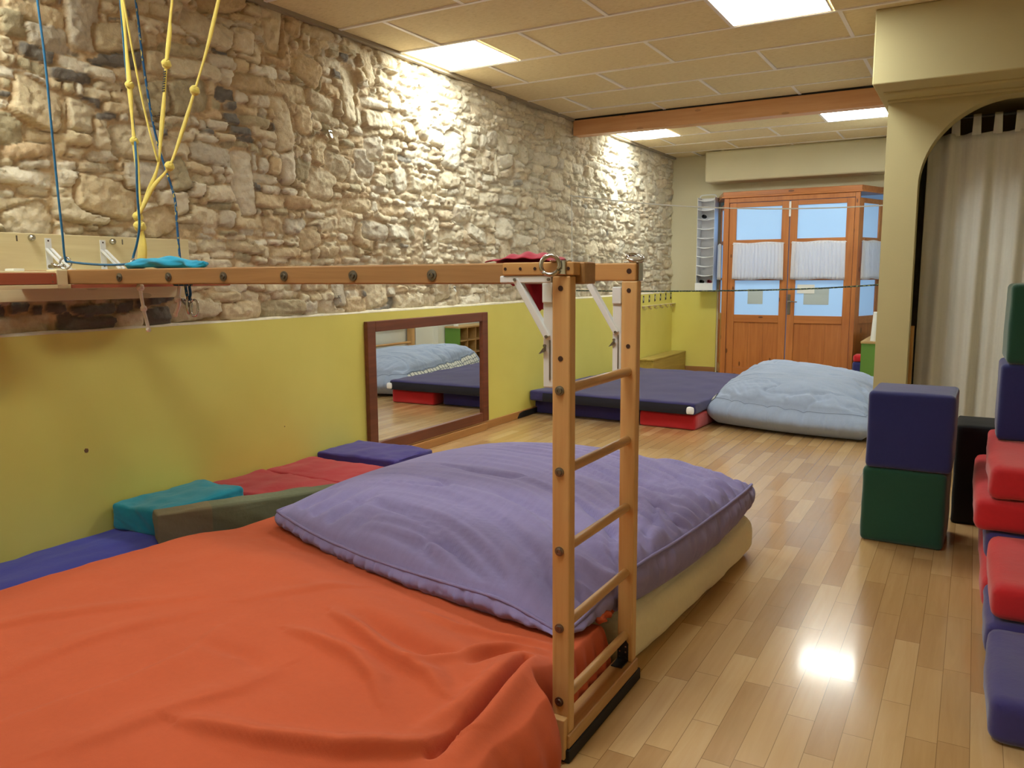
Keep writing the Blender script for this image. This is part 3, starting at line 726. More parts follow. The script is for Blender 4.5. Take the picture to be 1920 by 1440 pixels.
t = thing('bench', 'low olive wooden bench box along the yellow wall in the far corner', 'bench', (0.1, 9.8, 0))
obj('body', MB().box(0.015, 0.205, 9.23, 10.47, 0.0, 0.245), M['bench'], t, bevel=0.006)
obj('top_board', MB().box(0.012, 0.212, 9.215, 10.472, 0.245, 0.268), M['bench'], t, bevel=0.006, seg=3)

# ------------------------------------------------------------------ mirror on the yellow wall
t = thing('wall_mirror', 'reddish brown framed mirror on the yellow wall', 'mirror', (0.0, 4.94, 0.06))
ya, yb, za, zb, fw = 4.165, 5.70, 0.075, 0.985, 0.085
fm = MB().box(0.0, 0.032, ya, ya + fw, za, zb).box(0.0, 0.032, yb - fw, yb, za, zb)
obj('stile', MB().box(0.0, 0.032, ya, ya + fw, za, zb), M['mirrorwood'], t, bevel=0.004); obj('stile', MB().box(0.0, 0.032, yb - fw, yb, za, zb), M['mirrorwood'], t, bevel=0.004)
obj('rail', MB().box(0.0, 0.0315, ya + fw, yb - fw, za, za + fw * 0.9), M['mirrorwood'], t, bevel=0.004); obj('rail', MB().box(0.0, 0.0315, ya + fw, yb - fw, zb - fw * 0.85, zb), M['mirrorwood'], t, bevel=0.004)
obj('mirror_glass', MB().prism([(0.006, ya + fw - 0.01, za + 0.06), (0.012, ya + fw - 0.01, za + 0.06), (0.0152, ya + fw - 0.01, zb - 0.06), (0.0092, ya + fw - 0.01, zb - 0.06)], (0, yb - ya - 2 * fw + 0.02, 0)), M['mirror'], t)
lg = tag(obj('mirror_ledge', MB().box(0.014, 0.04, 4.0, 5.66, 0.0, 0.062).box(0.0, 0.03, 4.0, 5.66, 0.066, 0.074), M['base_y'], bevel=0.004), 'thin wooden ledge under the framed mirror, along the skirting', 'ledge')
# ------------------------------------------------------------------ climbing frame: ladder, two bars, folding brackets
t = thing('climbing_frame', 'wooden ladder frame with long bars reaching to the stone wall', 'climbing frame', (2.635, 2.045, 0.0))
def disc(m, c, axis, r, th, n=16): return m.lathe(c, axis, [(0, r), (th, r)], n)
p1 = obj('post', MB().box(2.610, 2.660, 1.800, 1.835, 0.075, 1.283), M['pine'], t, bevel=0.004)
p2 = obj('post', MB().box(2.610, 2.660, 2.255, 2.290, 0.075, 1.266), M['pine'], t, bevel=0.004)
RZ = [0.161, 0.366, 0.576, 0.786, 0.996]
for z in RZ:
    obj('rung', MB().lathe((2.634, 1.833, z), (0, 1, 0), [(0, 0.0135), (0.424, 0.0135)], 18), M['pine_y'], t, smooth='auto')
    b = obj('bolt', MB().lathe((2.632, 1.800, z), (0, -1, 0), [(0, 0.0125), (0.003, 0.0125), (0.0035, 0.0085), (0.007, 0.0075), (0.0072, 0.004), (0.0055, 0.0035)], 18), M['dark_steel'], t, smooth='auto')
for p, y, zs in ((p1, 1.7995, (1.252, 1.077)), (p2, 2.2545, (1.238, 1.072))):
    for z in zs: obj('drilled_hole', disc(MB(), (2.634, y, z), (0, -1, 0), 0.0068, 0.0006), M['hole'], p)
foot = obj('foot_rail', MB().box(2.603, 2.665, 1.792, 2.298, 0.037, 0.076), M['pine_y'], t, bevel=0.004)
obj('rubber_strip', MB().box(2.600, 2.668, 1.786, 2.312, 0.0, 0.037), M['black'], t, bevel=0.003)
obj('foot_block', MB().box(2.618, 2.658, 1.776, 1.799, 0.012, 0.125), M['pine'], t, bevel=0.003)
cpm = MB().prism([(2.612, 2.2545, 0.079), (2.648, 2.2545, 0.079), (2.648, 2.2545, 0.135), (2.636, 2.2545, 0.15), (2.612, 2.2545, 0.15)], (0, -0.003, 0))
cpm.box(2.612, 2.648, 2.20, 2.2545, 0.078, 0.081)
cp_ = obj('corner_plate', cpm, M['black_plate'], t)
sm = MB()
for x in (2.620, 2.640):
    for z in (0.09, 0.108, 0.126): disc(sm, (x, 2.2515, z), (0, -1, 0), 0.0028, 0.001, 8)
obj('screw_heads', sm, M['steel'], cp_)
bar1 = obj('long_bar', MB().box(0.20, 2.682, 1.838, 1.905, 1.262, 1.317), M['worn_x'], t, bevel=0.004)
for x in (0.842, 1.111, 1.385, 1.658, 1.936, 2.219):
    obj('bolt', MB().lathe((x, 1.838, 1.287), (0, -1, 0), [(0, 0.0155), (0.003, 0.0155), (0.0035, 0.0085), (0.008, 0.008), (0.0082, 0.0045), (0.006, 0.004)], 18), M['dark_steel'], bar1, smooth='auto')
bar2 = obj('long_bar', MB().box(0.20, 2.655, 2.255, 2.310, 1.266, 1.319), M['pine_x'], t, bevel=0.004)
obj('drilled_hole', disc(MB(), (2.634, 2.2545, 1.295), (0, -1, 0), 0.008, 0.0006), M['hole'], bar2)
blk = obj('top_block', MB().box(2.467, 2.670, 1.800, 1.838, 1.284, 1.317), M['pine_x'], t, bevel=0.003)
for x in (2.476, 2.520, 2.562, 2.655): obj('drilled_hole', disc(MB(), (x, 1.7995, 1.301), (0, -1, 0), 0.0042, 0.0006, 12), M['hole'], blk)
def frame_bracket(dy, dz):
    y = 1.803 + dy
    ya_, za_ = (0.0, 0.0) if dy == 0 else (0.0575, 0.024)
    br = obj('folding_bracket', MB().box(2.457, 2.606, y + ya_, y + ya_ + 0.030, 1.265 + dz + za_, 1.2835 + dz + za_).box(2.580, 2.6095, y, y + 0.030, 1.215 + dz, 1.266 + dz).box(2.580, 2.6095, y + 0.006, y + 0.028, 1.0 + dz, 1.22 + dz), M['white_metal'], t, bevel=0.003)
    if dy == 0: br['label'] = 'white folding bracket under the near top block'
    else: br['label'] = 'white folding bracket on the far ladder post'
    obj('brace', MB().bar((2.503, y + 0.010, 1.274 + dz), (2.594, y + 0.010, 1.128 + dz), 0.022, 0.017, (1, 0, 0.6)), M['white_metal'], br, bevel=0.002)
    for x, z in (((2.503, 1.274), (2.600, 1.274)) if dy == 0 else ()) + ((2.593, 1.131), (2.589, 1.108)): obj('rivet', disc(MB(), (x, y - 0.001, z + dz), (0, -1, 0), 0.004, 0.004, 10), M['dark_steel'], br)
    obj('latch', MB().prism([(2.588, y, 1.108 + dz), (2.570, y, 1.086 + dz), (2.588, y, 1.094 + dz)], (0, 0.012, 0)), M['dark_steel'], br)
    obj('slot', MB().box(2.598, 2.6015, y + 0.004, y + 0.008, 1.02 + dz, 1.122 + dz), M['dark_steel'], br)
frame_bracket(0, 0); frame_bracket(0.452, -0.0175)
# steel eye plates with rings on the two bars
def ring_part(c, axis, R, r, plates):
    m = MB()
    for q in plates: m.box(*q)
    e = obj('eye_plate', m, M['steel'], t, bevel=0.003)
    obj('steel_ring', MB().ring(c, axis, R, r), M['steel'], e, smooth=True)
ring_part((2.612, 1.786, 1.309), (0.25, -1, 0.1), 0.0235, 0.0055, [(2.630, 2.650, 1.794, 1.7995, 1.285, 1.3215), (2.606, 2.650, 1.794, 1.832, 1.3175, 1.3215)])
ring_part((2.640, 2.285, 1.334), (0.35, -0.35, 1), 0.024, 0.0055, [(2.612, 2.660, 2.262, 2.304, 1.3195, 1.3235), (2.6555, 2.661, 2.268, 2.300, 1.266, 1.322)])

# ------------------------------------------------------------------ boards, folding platform and shelf on the stone wall
t = thing('wall_board', 'pale wooden mounting board bolted to the stone wall at the left', 'board', (0.0, 1.8, 1.187))
obj('upper_board', MB().box(0.012, 0.032, 0.45, 2.79, 1.300, 1.475), M['board'], t, bevel=0.003)
obj('lower_board', MB().box(0.012, 0.040, 0.45, 2.742, 1.187, 1.299), M['board'], t, bevel=0.003)
for y, z in ((1.994, 1.456), (2.366, 1.452)): obj('knob', MB().lathe((0.032, y, z), (1, 0, 0), [(0, 0.013), (0.006, 0.015), (0.016, 0.013), (0.022, 0.007)], 16), M['steel'], t, smooth='auto')
for y in (1.936, 2.420): obj('slot', MB().box(0.0315, 0.0328, y - 0.003, y + 0.003, 1.440, 1.464), M['dark_steel'], t)
for y in (2.052, 2.305):
    br = obj('wall_bracket', MB().box(0.032, 0.036, y, y + 0.028, 1.325, 1.457).box(0.032, 0.20, y + 0.002, y + 0.026, 1.319, 1.324), M['white_metal'], t, bevel=0.001)
    br['label'] = 'white folding bracket on the board'
    for dy in (0.002, 0.024): obj('brace', MB().bar((0.038, y + dy, 1.412), (0.165, y + dy, 1.326), 0.006, 0.011, (0, 1, 0)), M['white_metal'], br)
    obj('screw_hole', disc(MB(), (0.036, y + 0.014, 1.446), (1, 0, 0), 0.004, 0.0006, 10).lathe((0.036, y + 0.014, 1.34), (1, 0, 0), [(0, 0.004), (0.0006, 0.004)], 10), M['hole'], br)
t = thing('folding_platform', 'narrow wooden platform with red-brown front at the left edge of the photo', 'platform', (0.28, 1.2, 1.247))
obj('deck', MB().box(0.041, 0.528, 0.40, 1.800, 1.262, 1.312), M['board'], t, bevel=0.003)
fb = obj('front_board', MB().box(0.5285, 0.540, 0.40, 1.788, 1.263, 1.305), M['redwood'], t, bevel=0.002)
sm = MB()
for z in (1.272, 1.296): disc(sm, (0.540, 1.772, z), (1, 0, 0), 0.003, 0.001, 8)
obj('screw_heads', sm, M['steel'], fb)
obj('lower_lip', MB().box(0.20, 0.541, 0.40, 1.790, 1.247, 1.2615), M['board'], t, bevel=0.002)
obj('end_block', MB().box(0.470, 0.540, 1.7905, 1.832, 1.258, 1.318), M['board'], t, bevel=0.004)
obj('hinge_plate', MB().box(0.36, 0.42, 1.70, 1.74, 1.3122, 1.322), M['white_metal'], t, bevel=0.002)
t = thing('wall_shelf', 'thin red-brown edged shelf plank behind the long bar on the wall board', 'shelf', (0.2, 2.3, 1.243))
obj('plank', MB().box(0.041, 0.395, 1.93, 2.72, 1.243, 1.2605), M['board'], t, bevel=0.002)
obj('edge_strip', MB().box(0.3955, 0.402, 1.93, 2.72, 1.246, 1.2605), M['redwood'], t)

# anchor bolts set in the stones
for i, (y, z, lab) in enumerate([(2.687, 2.069, 'small steel hanger bolt high on the stone wall behind the yellow straps'), (3.887, 2.160, 'small steel hanger bolt high on the stone wall, left of the bright lamp glow'),
                            (3.915, 1.150, 'small steel hanger bolt low on the stone wall, left above the mirror'), (5.227, 1.19, 'small steel hanger bolt low on the stone wall, right above the mirror')]):
    a = thing('wall_anchor', lab, 'bolt', (0.0, y, z), 'climbing anchors in the stone wall')
    obj('hanger_plate', MB().bar((-0.03, y, z), (0.016, y, z), 0.03, 0.004, (0, 0, 1)).prism([(0.0165, y - 0.014, z + 0.016), (0.0165, y + 0.014, z + 0.016), (0.0195, y + 0.012, z - 0.004), (0.034, y + 0.004, z - 0.03), (0.034, y - 0.010, z - 0.03)], (0.003, 0, 0)), M['steel'], a)
    obj('nut', MB().lathe((0.018, y, z + 0.004), (1, 0, 0), [(0, 0.009), (0.010, 0.009), (0.012, 0.005)], 6), M['steel'], a)

# ------------------------------------------------------------------ ropes and straps hanging on the left
def jit(pts, a, rs):
    return [Vector(q) + Vector((rs.uniform(-a, a), rs.uniform(-a, a), 0)) for q in pts]
t = thing('hanging_rope', 'blue rope hung from the ceiling through two steel rings', 'rope', (0.30, 1.96, 1.35))
obj('cord', MB().tube(spline([(0.262, 1.95, H - 0.003), (0.292, 1.95, 2.358), (0.310, 1.95, 2.137), (0.318, 1.95, 1.854), (0.325, 1.95, 1.626), (0.333, 1.95, 1.458), (0.330, 1.955, 1.362), (0.350, 1.965, 1.350), (0.472, 1.97, 1.340), (0.624, 1.97, 1.335), (0.735, 1.975, 1.342), (0.683, 2.01, 1.362), (0.700, 2.02, 1.42), (0.721, 2.02, 1.49), (0.721, 2.02, 1.60), (0.700, 2.04, 1.729), (0.615, 2.10, 1.88), (0.590, 2.105, 2.05), (0.583, 2.105, 2.2), (0.57, 2.105, H - 0.003)], 7), 0.0046, 8), M['bluerope'], t, smooth=True)
obj('steel_ring', MB().ring((0.325, 1.958, 1.345), (0.5, -1, 0.2), 0.024, 0.004), M['steel'], t, smooth=True)
obj('carabiner', MB().ring((0.268, 1.962, 1.334), (0.3, 0.3, 1), 0.024, 0.005, n=20).tube([(0.225, 1.95, 1.333), (0.29, 1.975, 1.333)], 0.008, 10), M['steel'], t, smooth=True)
obj('steel_ring', MB().ring((0.740, 1.98, 1.338), (1, 0.2, 0.6), 0.020, 0.004), M['steel'], t, smooth=True)
tag(obj('hanging_rope', MB().tube(spline([(0.585, 2.13, H - 0.003), (0.637, 2.13, 2.348), (0.654, 2.13, 2.148), (0.681, 2.13, 1.946), (0.714, 2.13, 1.802), (0.757, 2.13, 1.690), (0.806, 2.12, 1.59), (0.836, 2.10, 1.48), (0.868, 2.08, 1.353), (0.878, 2.09, 1.322)], 7), 0.0046, 8), M['darkrope'], smooth=True), 'dark blue and yellow rope slanting down right of the yellow straps', 'rope')
tag(obj('thin_strap', MB().tube(spline([(0.575, 2.06, H - 0.003), (0.660, 2.06, 2.333), (0.695, 2.06, 2.134), (0.731, 2.065, 1.934), (0.762, 2.072, 1.79), (0.776, 2.078, 1.725)], 6), 0.004, 6), M['yellow'], smooth=True), 'thin yellow cord hanging between the wider yellow straps', 'cord')
t = thing('knotted_straps', 'yellow webbing straps with knots, gathered together above the long bar', 'straps', (0.64, 2.08, 1.32))
ST = [[(0.62, 2.08, H - 0.003), (0.628, 2.08, 2.338), (0.630, 2.08, 2.182), (0.635, 2.08, 2.024), (0.636, 2.08, 1.914), (0.641, 2.08, 1.813), (0.649, 2.08, 1.701), (0.650, 2.08, 1.588), (0.636, 2.08, 1.525)],
      [(1.06, 2.08, H - 0.003), (0.911, 2.08, 2.291), (0.886, 2.08, 2.183), (0.857, 2.08, 2.074), (0.834, 2.08, 1.962), (0.796, 2.085, 1.829), (0.766, 2.085, 1.713), (0.715, 2.08, 1.628), (0.642, 2.08, 1.530)],
      [(1.41, 2.08, H - 0.003), (1.154, 2.08, 2.251), (1.087, 2.08, 2.108), (1.004, 2.08, 1.962), (0.924, 2.08, 1.827), (0.839, 2.08, 1.704), (0.745, 2.075, 1.634), (0.646, 2.075, 1.530)]]
for i, s_ in enumerate(ST):
    P = spline(s_, 7); n = len(P)
    rr = [0.0108 * (0.85 + 0.25 * math.sin(i * 2 + k * 0.37)) for k in range(n)]
    o = obj('strap', MB().tube(P, rr, 10, flat=(1.0, 0.42, (0.3 * (i - 1), 1, 0.15))), M['yellow'], t, smooth=True)
    if i == 1:
        pm = MB()
        for k in range(9):
            z = 2.045 - k * 0.0085; x = 0.857 - (2.074 - z) * 0.205
            pm.box(x - 0.006, x + 0.006, 2.0738, 2.0768, z, z + 0.004)
        obj('printed_mark', pm, M['black_plate'], o)
for (x, z, r) in [(0.857, 2.074, .018), (0.635, 2.024, .017), (0.641, 1.813, .017), (1.004, 1.962, .018), (0.839, 1.704, .018), (0.632, 1.524, .020), (0.640, 1.486, .024)]:
    kn = MB()
    for a in range(3):
        ax = Vector((0.5 * math.cos(a * 2.1), math.sin(a * 1.7), 0.7 * math.cos(a * 1.3))); kn.ring((x, 2.08, z), ax, r * 0.55, r * 0.52, 16, 8)
    obj('knot', kn, M['yellow'], t, smooth=True)
P = spline([(0.640, 2.08, 1.482), (0.647, 2.08, 1.42), (0.640, 2.08, 1.365), (0.612, 2.085, 1.33), (0.56, 2.10, 1.30)], 6)
obj('tail', MB().tube(P, [0.014 + 0.014 * math.sin(math.pi * min(1, k / 20)) for k in range(len(P))], 10, flat=(1.0, 0.3, (0, 1, 0.1))), M['yellow'], t, smooth=True)

# cloths tied over the bar
def twisted(path, r, seed):
    P = spline(path, 10); n = len(P); A = np.zeros((n, 20, 3)); rs = np.random.RandomState(seed)
    for i, q in enumerate(P):
        u = i / (n - 1); rr = r * (0.55 + 0.45 * math.sin(math.pi * min(1, max(0, u * 0.9 + 0.08)))) * (1 + 0.15 * math.sin(17 * u))
        d = (P[min(i + 1, n - 1)] - P[max(i - 1, 0)]).normalized(); a = d.cross(Vector((0, 0, 1))).normalized(); b = a.cross(d)
        for j in range(20):
            th = 2 * math.pi * j / 20; k = rr * (1 + 0.20 * math.sin(3 * th + 9 * u * 2) + 0.08 * math.sin(7 * th - 14 * u))
            A[i, j] = q + a * k * 1.2 * math.cos(th) + b * k * 0.9 * math.sin(th)
    m = MB().grid(A, closed=True); m.f.append(tuple(range(19, -1, -1))); m.mi.append(0); o = (n - 1) * 20; m.f.append(tuple(o + j for j in range(20))); m.mi.append(0); return m
tag(obj('cloth_scrap', twisted([(0.855, 1.87, 1.327), (0.92, 1.87, 1.334), (1.0, 1.872, 1.338), (1.09, 1.87, 1.336), (1.17, 1.872, 1.333), (1.215, 1.868, 1.324), (1.262, 1.872, 1.330)], 0.020, 2), M['turqcloth'], smooth=True), 'twisted turquoise cloth lying on the long wooden bar', 'cloth')
n, m_ = 46, 40; A = np.zeros((n, m_, 3))
for i in range(n):
    u = i / (n - 1)
    for j in range(m_):
        v = j / (m_ - 1); x = 2.385 + 0.215 * u
        hump = 0.004 + 0.022 * math.sin(math.pi * u) ** 0.8 + 0.0035 * math.sin(26 * u + 6 * v)
        if v < 0.4: y = 1.846 + 0.062 * v / 0.4; z = 1.3185 + hump * (0.25 + 0.75 * math.sin(math.pi * min(v / 0.4 * 0.55 + 0.08, 1)))
        else:
            w_ = (v - 0.4) / 0.6; ln = 0.125 * (0.35 + 0.75 * math.exp(-((u - 0.62) / 0.26) ** 2)) + 0.012 * math.sin(40 * u)
            y = 1.912 + 0.012 * math.sin(20 * u + 2) * w_ + 0.008; z = 1.3185 + hump * (1 - w_) ** 2 * 0.9 - ln * w_ * 1.0
        A[i, j] = (x + 0.01 * math.sin(9 * v), y, z)
o = tag(obj('cloth_scrap', MB().grid(A), M['crimson'], smooth=True), 'crimson cloth draped over the bar behind the near ladder post', 'cloth'); s = o.modifiers.new('t', 'SOLIDIFY'); s.thickness = 0.002

def rope_tail(label, pts, knots, group):
    t = thing('rope_tail', label, 'rope', pts[-1], group)
    obj('cord', MB().tube(spline(pts, 6), 0.0065, 8), M['greyrope'], t, smooth=True)
    for q, r in knots:
        kn = MB()
        for a in range(3): kn.ring(q, (math.cos(a * 2.1), math.sin(a * 1.7), 0.6), r * 0.55, r * 0.5, 14, 8)
        obj('knot', kn, M['greyrope'], t, smooth=True)
rope_tail('knotted grey rope end dangling under the long bar, the longer one on the left', [(0.846, 1.913, 1.30), (0.848, 1.914, 1.257), (0.850, 1.914, 1.222), (0.858, 1.914, 1.179), (0.862, 1.914, 1.158), (0.875, 1.914, 1.115), (0.880, 1.914, 1.090)], [((0.849, 1.914, 1.250), 0.014), ((0.860, 1.914, 1.172), 0.012), ((0.880, 1.914, 1.094), 0.009)], 'rope ends under the long bar')
rope_tail('short knotted grey rope end dangling under the long bar beside the carabiners', [(1.068, 1.913, 1.30), (1.066, 1.914, 1.254), (1.055, 1.914, 1.212), (1.058, 1.914, 1.19), (1.034, 1.914, 1.150)], [((1.055, 1.914, 1.208), 0.013), ((1.036, 1.914, 1.152), 0.008)], 'rope ends under the long bar')
t = thing('carabiner_bunch', 'bunch of steel carabiners on a dark rope loop under the long bar', 'carabiners', (1.11, 1.90, 1.17))
obj('rope_loop', MB().tube(spline([(1.04, 1.92, 1.262), (1.10, 1.87, 1.2595), (1.20, 1.86, 1.2595)], 6), 0.004, 6).tube(spline([(1.100, 1.912, 1.26), (1.104, 1.914, 1.225), (1.112, 1.914, 1.207), (1.122, 1.914, 1.225), (1.122, 1.912, 1.26)], 6), 0.005, 8), M['darkrope'], t, smooth=True)
def carab(c, ax, a, b):
    ax = Vector(ax).normalized(); u = Vector((0, 0, 1)); u = (u - ax * u.dot(ax)).normalized(); v = ax.cross(u)
    return MB().tube([Vector(c) + u * a * math.cos(k) + v * b * (abs(math.sin(k)) ** 0.7) * (1 if math.sin(k) >= 0 else -1) for k in [2 * math.pi * i / 28 for i in range(29)]], 0.0042, 8)
obj('carabiner', carab((1.113, 1.914, 1.188), (1, 0.3, 0), 0.030, 0.014), M['steel'], t, smooth=True)
obj('carabiner', carab((1.130, 1.920, 1.178), (0.4, -1, 0.1), 0.028, 0.015), M['steel'], t, smooth=True)
obj('carabiner', carab((1.098, 1.914, 1.196), (0.8, 0.3, 0.9), 0.018, 0.012), M['dark_steel'], t, smooth=True)

# ropes stretched across the room behind
tag(obj('stretched_rope', MB().tube(spline([(-0.01, 7.34, 2.065), (0.05, 7.34, 2.052), (0.5, 7.34, 1.985), (0.987, 7.34, 1.922), (1.45, 7.34, 1.877), (1.909, 7.34, 1.846), (2.393, 7.34, 1.831), (2.845, 7.34, 1.832), (2.972, 7.34, 1.834)], 6), 0.0055, 8).tube(spline([(0.012, 7.335, 2.06), (0.016, 7.335, 1.8), (0.014, 7.34, 1.5), (0.016, 7.335, 1.22)], 6), 0.0035, 6), M['whiterope'], smooth=True), 'white rope stretched across the room above head height of the mats', 'rope')
g = G('green_flecked_rope'); cc = g.ramp(g.noise(1.0, g.mapping(scale=(60, 200, 200)), detail=2), [(0.40, lin((44, 62, 58))), (0.56, lin((44, 74, 62))), (0.6, lin((196, 200, 130)))]); cc.node.color_ramp.interpolation = 'CONSTANT'
M['greenrope'] = g.out(cc, 0.85)
tag(obj('stretched_rope', MB().tube(spline([(-0.01, 7.5, 1.126), (0.677, 7.5, 1.122), (1.3, 7.5, 1.127), (1.899, 7.5, 1.138), (2.398, 7.5, 1.157), (2.814, 7.5, 1.185), (2.972, 7.5, 1.192)], 6), 0.0065, 8), M['greenrope'], smooth=True), 'dark green flecked rope stretched low across the room', 'rope')

# ------------------------------------------------------------------ mats and blocks along the yellow wall
tag(obj('floor_mat', foam(0.006, 0.64, 0.3, 2.785, 0.0, 0.098, r=0.03, bulge=0.012, n=40, seed=1, wr=0.012), M['bluemat'], smooth=True), 'blue mat on the floor along the yellow wall at the left', 'mat')
tag(obj('foam_block', foam(0.02, 0.36, 2.275, 2.775, 0.102, 0.226, r=0.016, bulge=0.006, n=34, seed=2, wr=0.016, rot=0.04), M['turq'], smooth=True), 'turquoise foam block on the blue mat by the yellow wall', 'block')
tag(obj('foam_pad', foam(0.02, 0.64, 2.80, 3.212, 0.0, 0.186, r=0.016, bulge=0.012, n=34, seed=3, wr=0.012), M['redpad'], smooth=True), 'red pad by the yellow wall, next to the turquoise block', 'pad', 'red pads by the yellow wall')
tag(obj('foam_pad', foam(0.02, 0.64, 3.222, 3.625, 0.0, 0.180, r=0.016, bulge=0.012, n=34, seed=4, wr=0.012), M['redpad'], smooth=True), 'red pad by the yellow wall, next to the dark purple pad', 'pad', 'red pads by the yellow wall')
t = thing('foam_pad', 'dark purple pad by the yellow wall in front of the mirror', 'pad', (0.32, 3.85, 0.0))
obj('cover', foam(0.02, 0.625, 3.66, 4.055, 0.0, 0.205, r=0.014, bulge=0.008, n=34, seed=5, wr=0.013), M['purplepad'], t, smooth=True)
obj('piping', MB().tube([(0.621, 3.675, 0.199), (0.6235, 3.85, 0.203), (0.621, 4.04, 0.199)], 0.004, 6), M['purplepad'], t, smooth=True)
# long grey-green mat lying askew
gm = foam(-0.055, 0.055, 0.0, 0.95, 0.0, 0.142, r=0.011, bulge=0.004, n=40, seed=6, wr=0.009)
ang = -0.50; cc_, ss_ = math.cos(ang), math.sin(ang)
o = obj('foam_pad', gm, M['greygreen'], smooth=True); tag(o, 'long grey-green pad in front of the turquoise block and red pads', 'pad'); o.location = (0.405, 2.225, 0.106); o.rotation_euler = (0, 0, ang)

# ------------------------------------------------------------------ big cushions
def cushion(Cn, ze, zb, crown, p=2.4, q=0.75, round_=0.22, bulge=0.03, n=150, side=14, wr=None, pipe=0.006, sag=None, puck=0.009):
    """box cushion over quad Cn (4 xy corners), edge heights ze, underside zb (4 values)"""
    Cn = np.array(Cn, float); ze = np.array(ze, float); zb = np.array(zb, float)
    t = np.linspace(-1, 1, n); U, V = np.meshgrid(t, t, indexing='ij')
    def bil(vals, a, b):
        W = [(1 - a) * (1 - b) / 4, (1 + a) * (1 - b) / 4, (1 + a) * (1 + b) / 4, (1 - a) * (1 + b) / 4]
        if vals.ndim == 1: return sum(w_ * v_ for w_, v_ in zip(W, vals))
        return sum(w_[..., None] * v_ for w_, v_ in zip(W, vals))
    def mp(a, b): return a * np.sqrt(1 - round_ * b * b * 0.5), b * np.sqrt(1 - round_ * a * a * 0.5)
    a, b = mp(U, V); XY = bil(Cn, a, b)
    dome = (np.clip(1 - np.abs(U) ** p, 0, 1) * np.clip(1 - np.abs(V) ** p, 0, 1)) ** q
    Z = bil(ze, U, V) + crown * dome
    if sag is not None: Z = Z + sag(XY[..., 0], XY[..., 1], U, V)
    if wr is not None: Z = Z + wr(XY[..., 0], XY[..., 1], U, V)
    P = np.concatenate([XY, Z[..., None]], -1)
    m = MB(); m.grid(P)
    # boundary loop
    L = [(i, 0) for i in range(n)] + [(n - 1, j) for j in range(1, n)] + [(i, n - 1) for i in range(n - 2, -1, -1)] + [(0, j) for j in range(n - 2, 0, -1)]
    B = np.array([P[q_] for q_ in L]); UB = np.array([(U[q_], V[q_]) for q_ in L]); k = len(L)
    ctr = Cn.mean(0); dirv = np.roll(B[:, :2], -1, 0) - np.roll(B[:, :2], 1, 0); nr = np.stack([dirv[:, 1], -dirv[:, 0]], 1); nr /= np.linalg.norm(nr, axis=1, keepdims=True) + 1e-9
    nr *= np.sign(((B[:, :2] - ctr) * nr).sum(1, keepdims=True))
    ZB = bil(zb, UB[:, 0], UB[:, 1])
    prev = [i * n + j for i, j in L]; s_ = np.arange(k)
    for r in range(1, side + 1):
        f = r / side; off = bulge * math.sin(math.pi * min(1, f * 1.0)) - 0.02 * f * f
        pk = puck * (fbm(s_ * 0.9, s_ * 0 + f * 1.2, 2) + 0.5 * fbm(s_ * 0.3, s_ * 0 + f * 2.5 + 9, 2)) * math.sin(math.pi * f) ** 0.6 * 2
        ring = np.concatenate([B[:, :2] + nr * (off + pk)[:, None], (B[:, 2] * (1 - f) + ZB * f)[:, None]], 1)
        o = len(m.v); m.v += [tuple(v_) for v_ in ring.tolist()]
        cur = [o + i for i in range(k)]
        for i in range(k): m.f.append((prev[i], prev[(i + 1) % k], cur[(i + 1) % k], cur[i])); m.mi.append(0)
        prev = cur
    m.f.append(tuple(prev)); m.mi.append(0)
    pp = MB(); loop = [Vector(B[i]) + Vector((nr[i, 0] * 0.002, nr[i, 1] * 0.002, 0.001)) for i in range(0, k, 1)]; pp.tube(loop + [loop[0]], pipe, 6, cap=False)
    return m, pp, B, nr

tag(obj('mattress', foam(0.955, 2.665, 2.36, 3.735, 0.0, 0.19, r=0.06, bulge=0.02, n=40, seed=8, wr=0.006, rot=-0.06), M['creamcloth'], smooth=True), 'cream mattress on the floor under the big violet cushion', 'mattress')

def wr_violet(x, y, u, v):
    b = y + 0.12 * x + 0.45 * np.clip(x - 1.6, 0, 9) ** 2
    ed = np.minimum(1 - np.abs(u), 1 - np.abs(v)); inn = smoothstep(0.0, 0.10, ed)
    n1 = fbm(x * 1.4 + 2, b * 8, 2); n2 = fbm(x * 1.1 + 7, b * 17 + 3, 2); n3 = fbm(x * 1.6 + 3, b * 30 + 9, 2)
    right = smoothstep(-0.35, 0.75, u); mid = smoothstep(-0.9, -0.1, u)
    gr = 0.020 * np.exp(-(n1 / 0.030) ** 2) * mid + 0.015 * np.exp(-(n2 / 0.045) ** 2) * (0.25 + 0.75 * right) * mid - 0.040 * n3 * right - 0.030 * n2 * mid
    fold = 0
    for (u0, v0, du, dv, L, w_, h) in [(-0.86, -0.93, 0.55, 0.83, 0.34, 0.045, 0.030), (-0.70, -0.95, 0.45, 0.9, 0.42, 0.050, 0.034), (-0.52, -0.96, 0.40, 0.92, 0.36, 0.045, 0.030), (-0.92, -0.70, 0.9, 0.4, 0.25, 0.04, 0.016), (-0.30, -0.97, 0.3, 0.95, 0.22, 0.04, 0.016)]:
        k = math.hypot(du, dv); t = ((u - u0) * du + (v - v0) * dv) / k; q = np.abs(-(u - u0) * dv + (v - v0) * du) / k
        fold = fold + h * np.exp(-(q / w_) ** 2) * smoothstep(0.0, 0.06, t) * (1 - smoothstep(0.45 * L, L, t))
    puck = fbm(v * 22, u * 2.0, 3) * np.exp(-(1 - u) / 0.16) * smoothstep(0.0, 0.03, 1 - u)
    return -gr * inn - fold * smoothstep(0.0, 0.04, ed) + 0.10 * puck + 0.022 * fbm(x * 2.2, y * 2.2, 3)
t = thing('floor_cushion', 'big violet cushion lying on the cream mattress behind the ladder', 'cushion', (1.8, 3.1, 0.19))
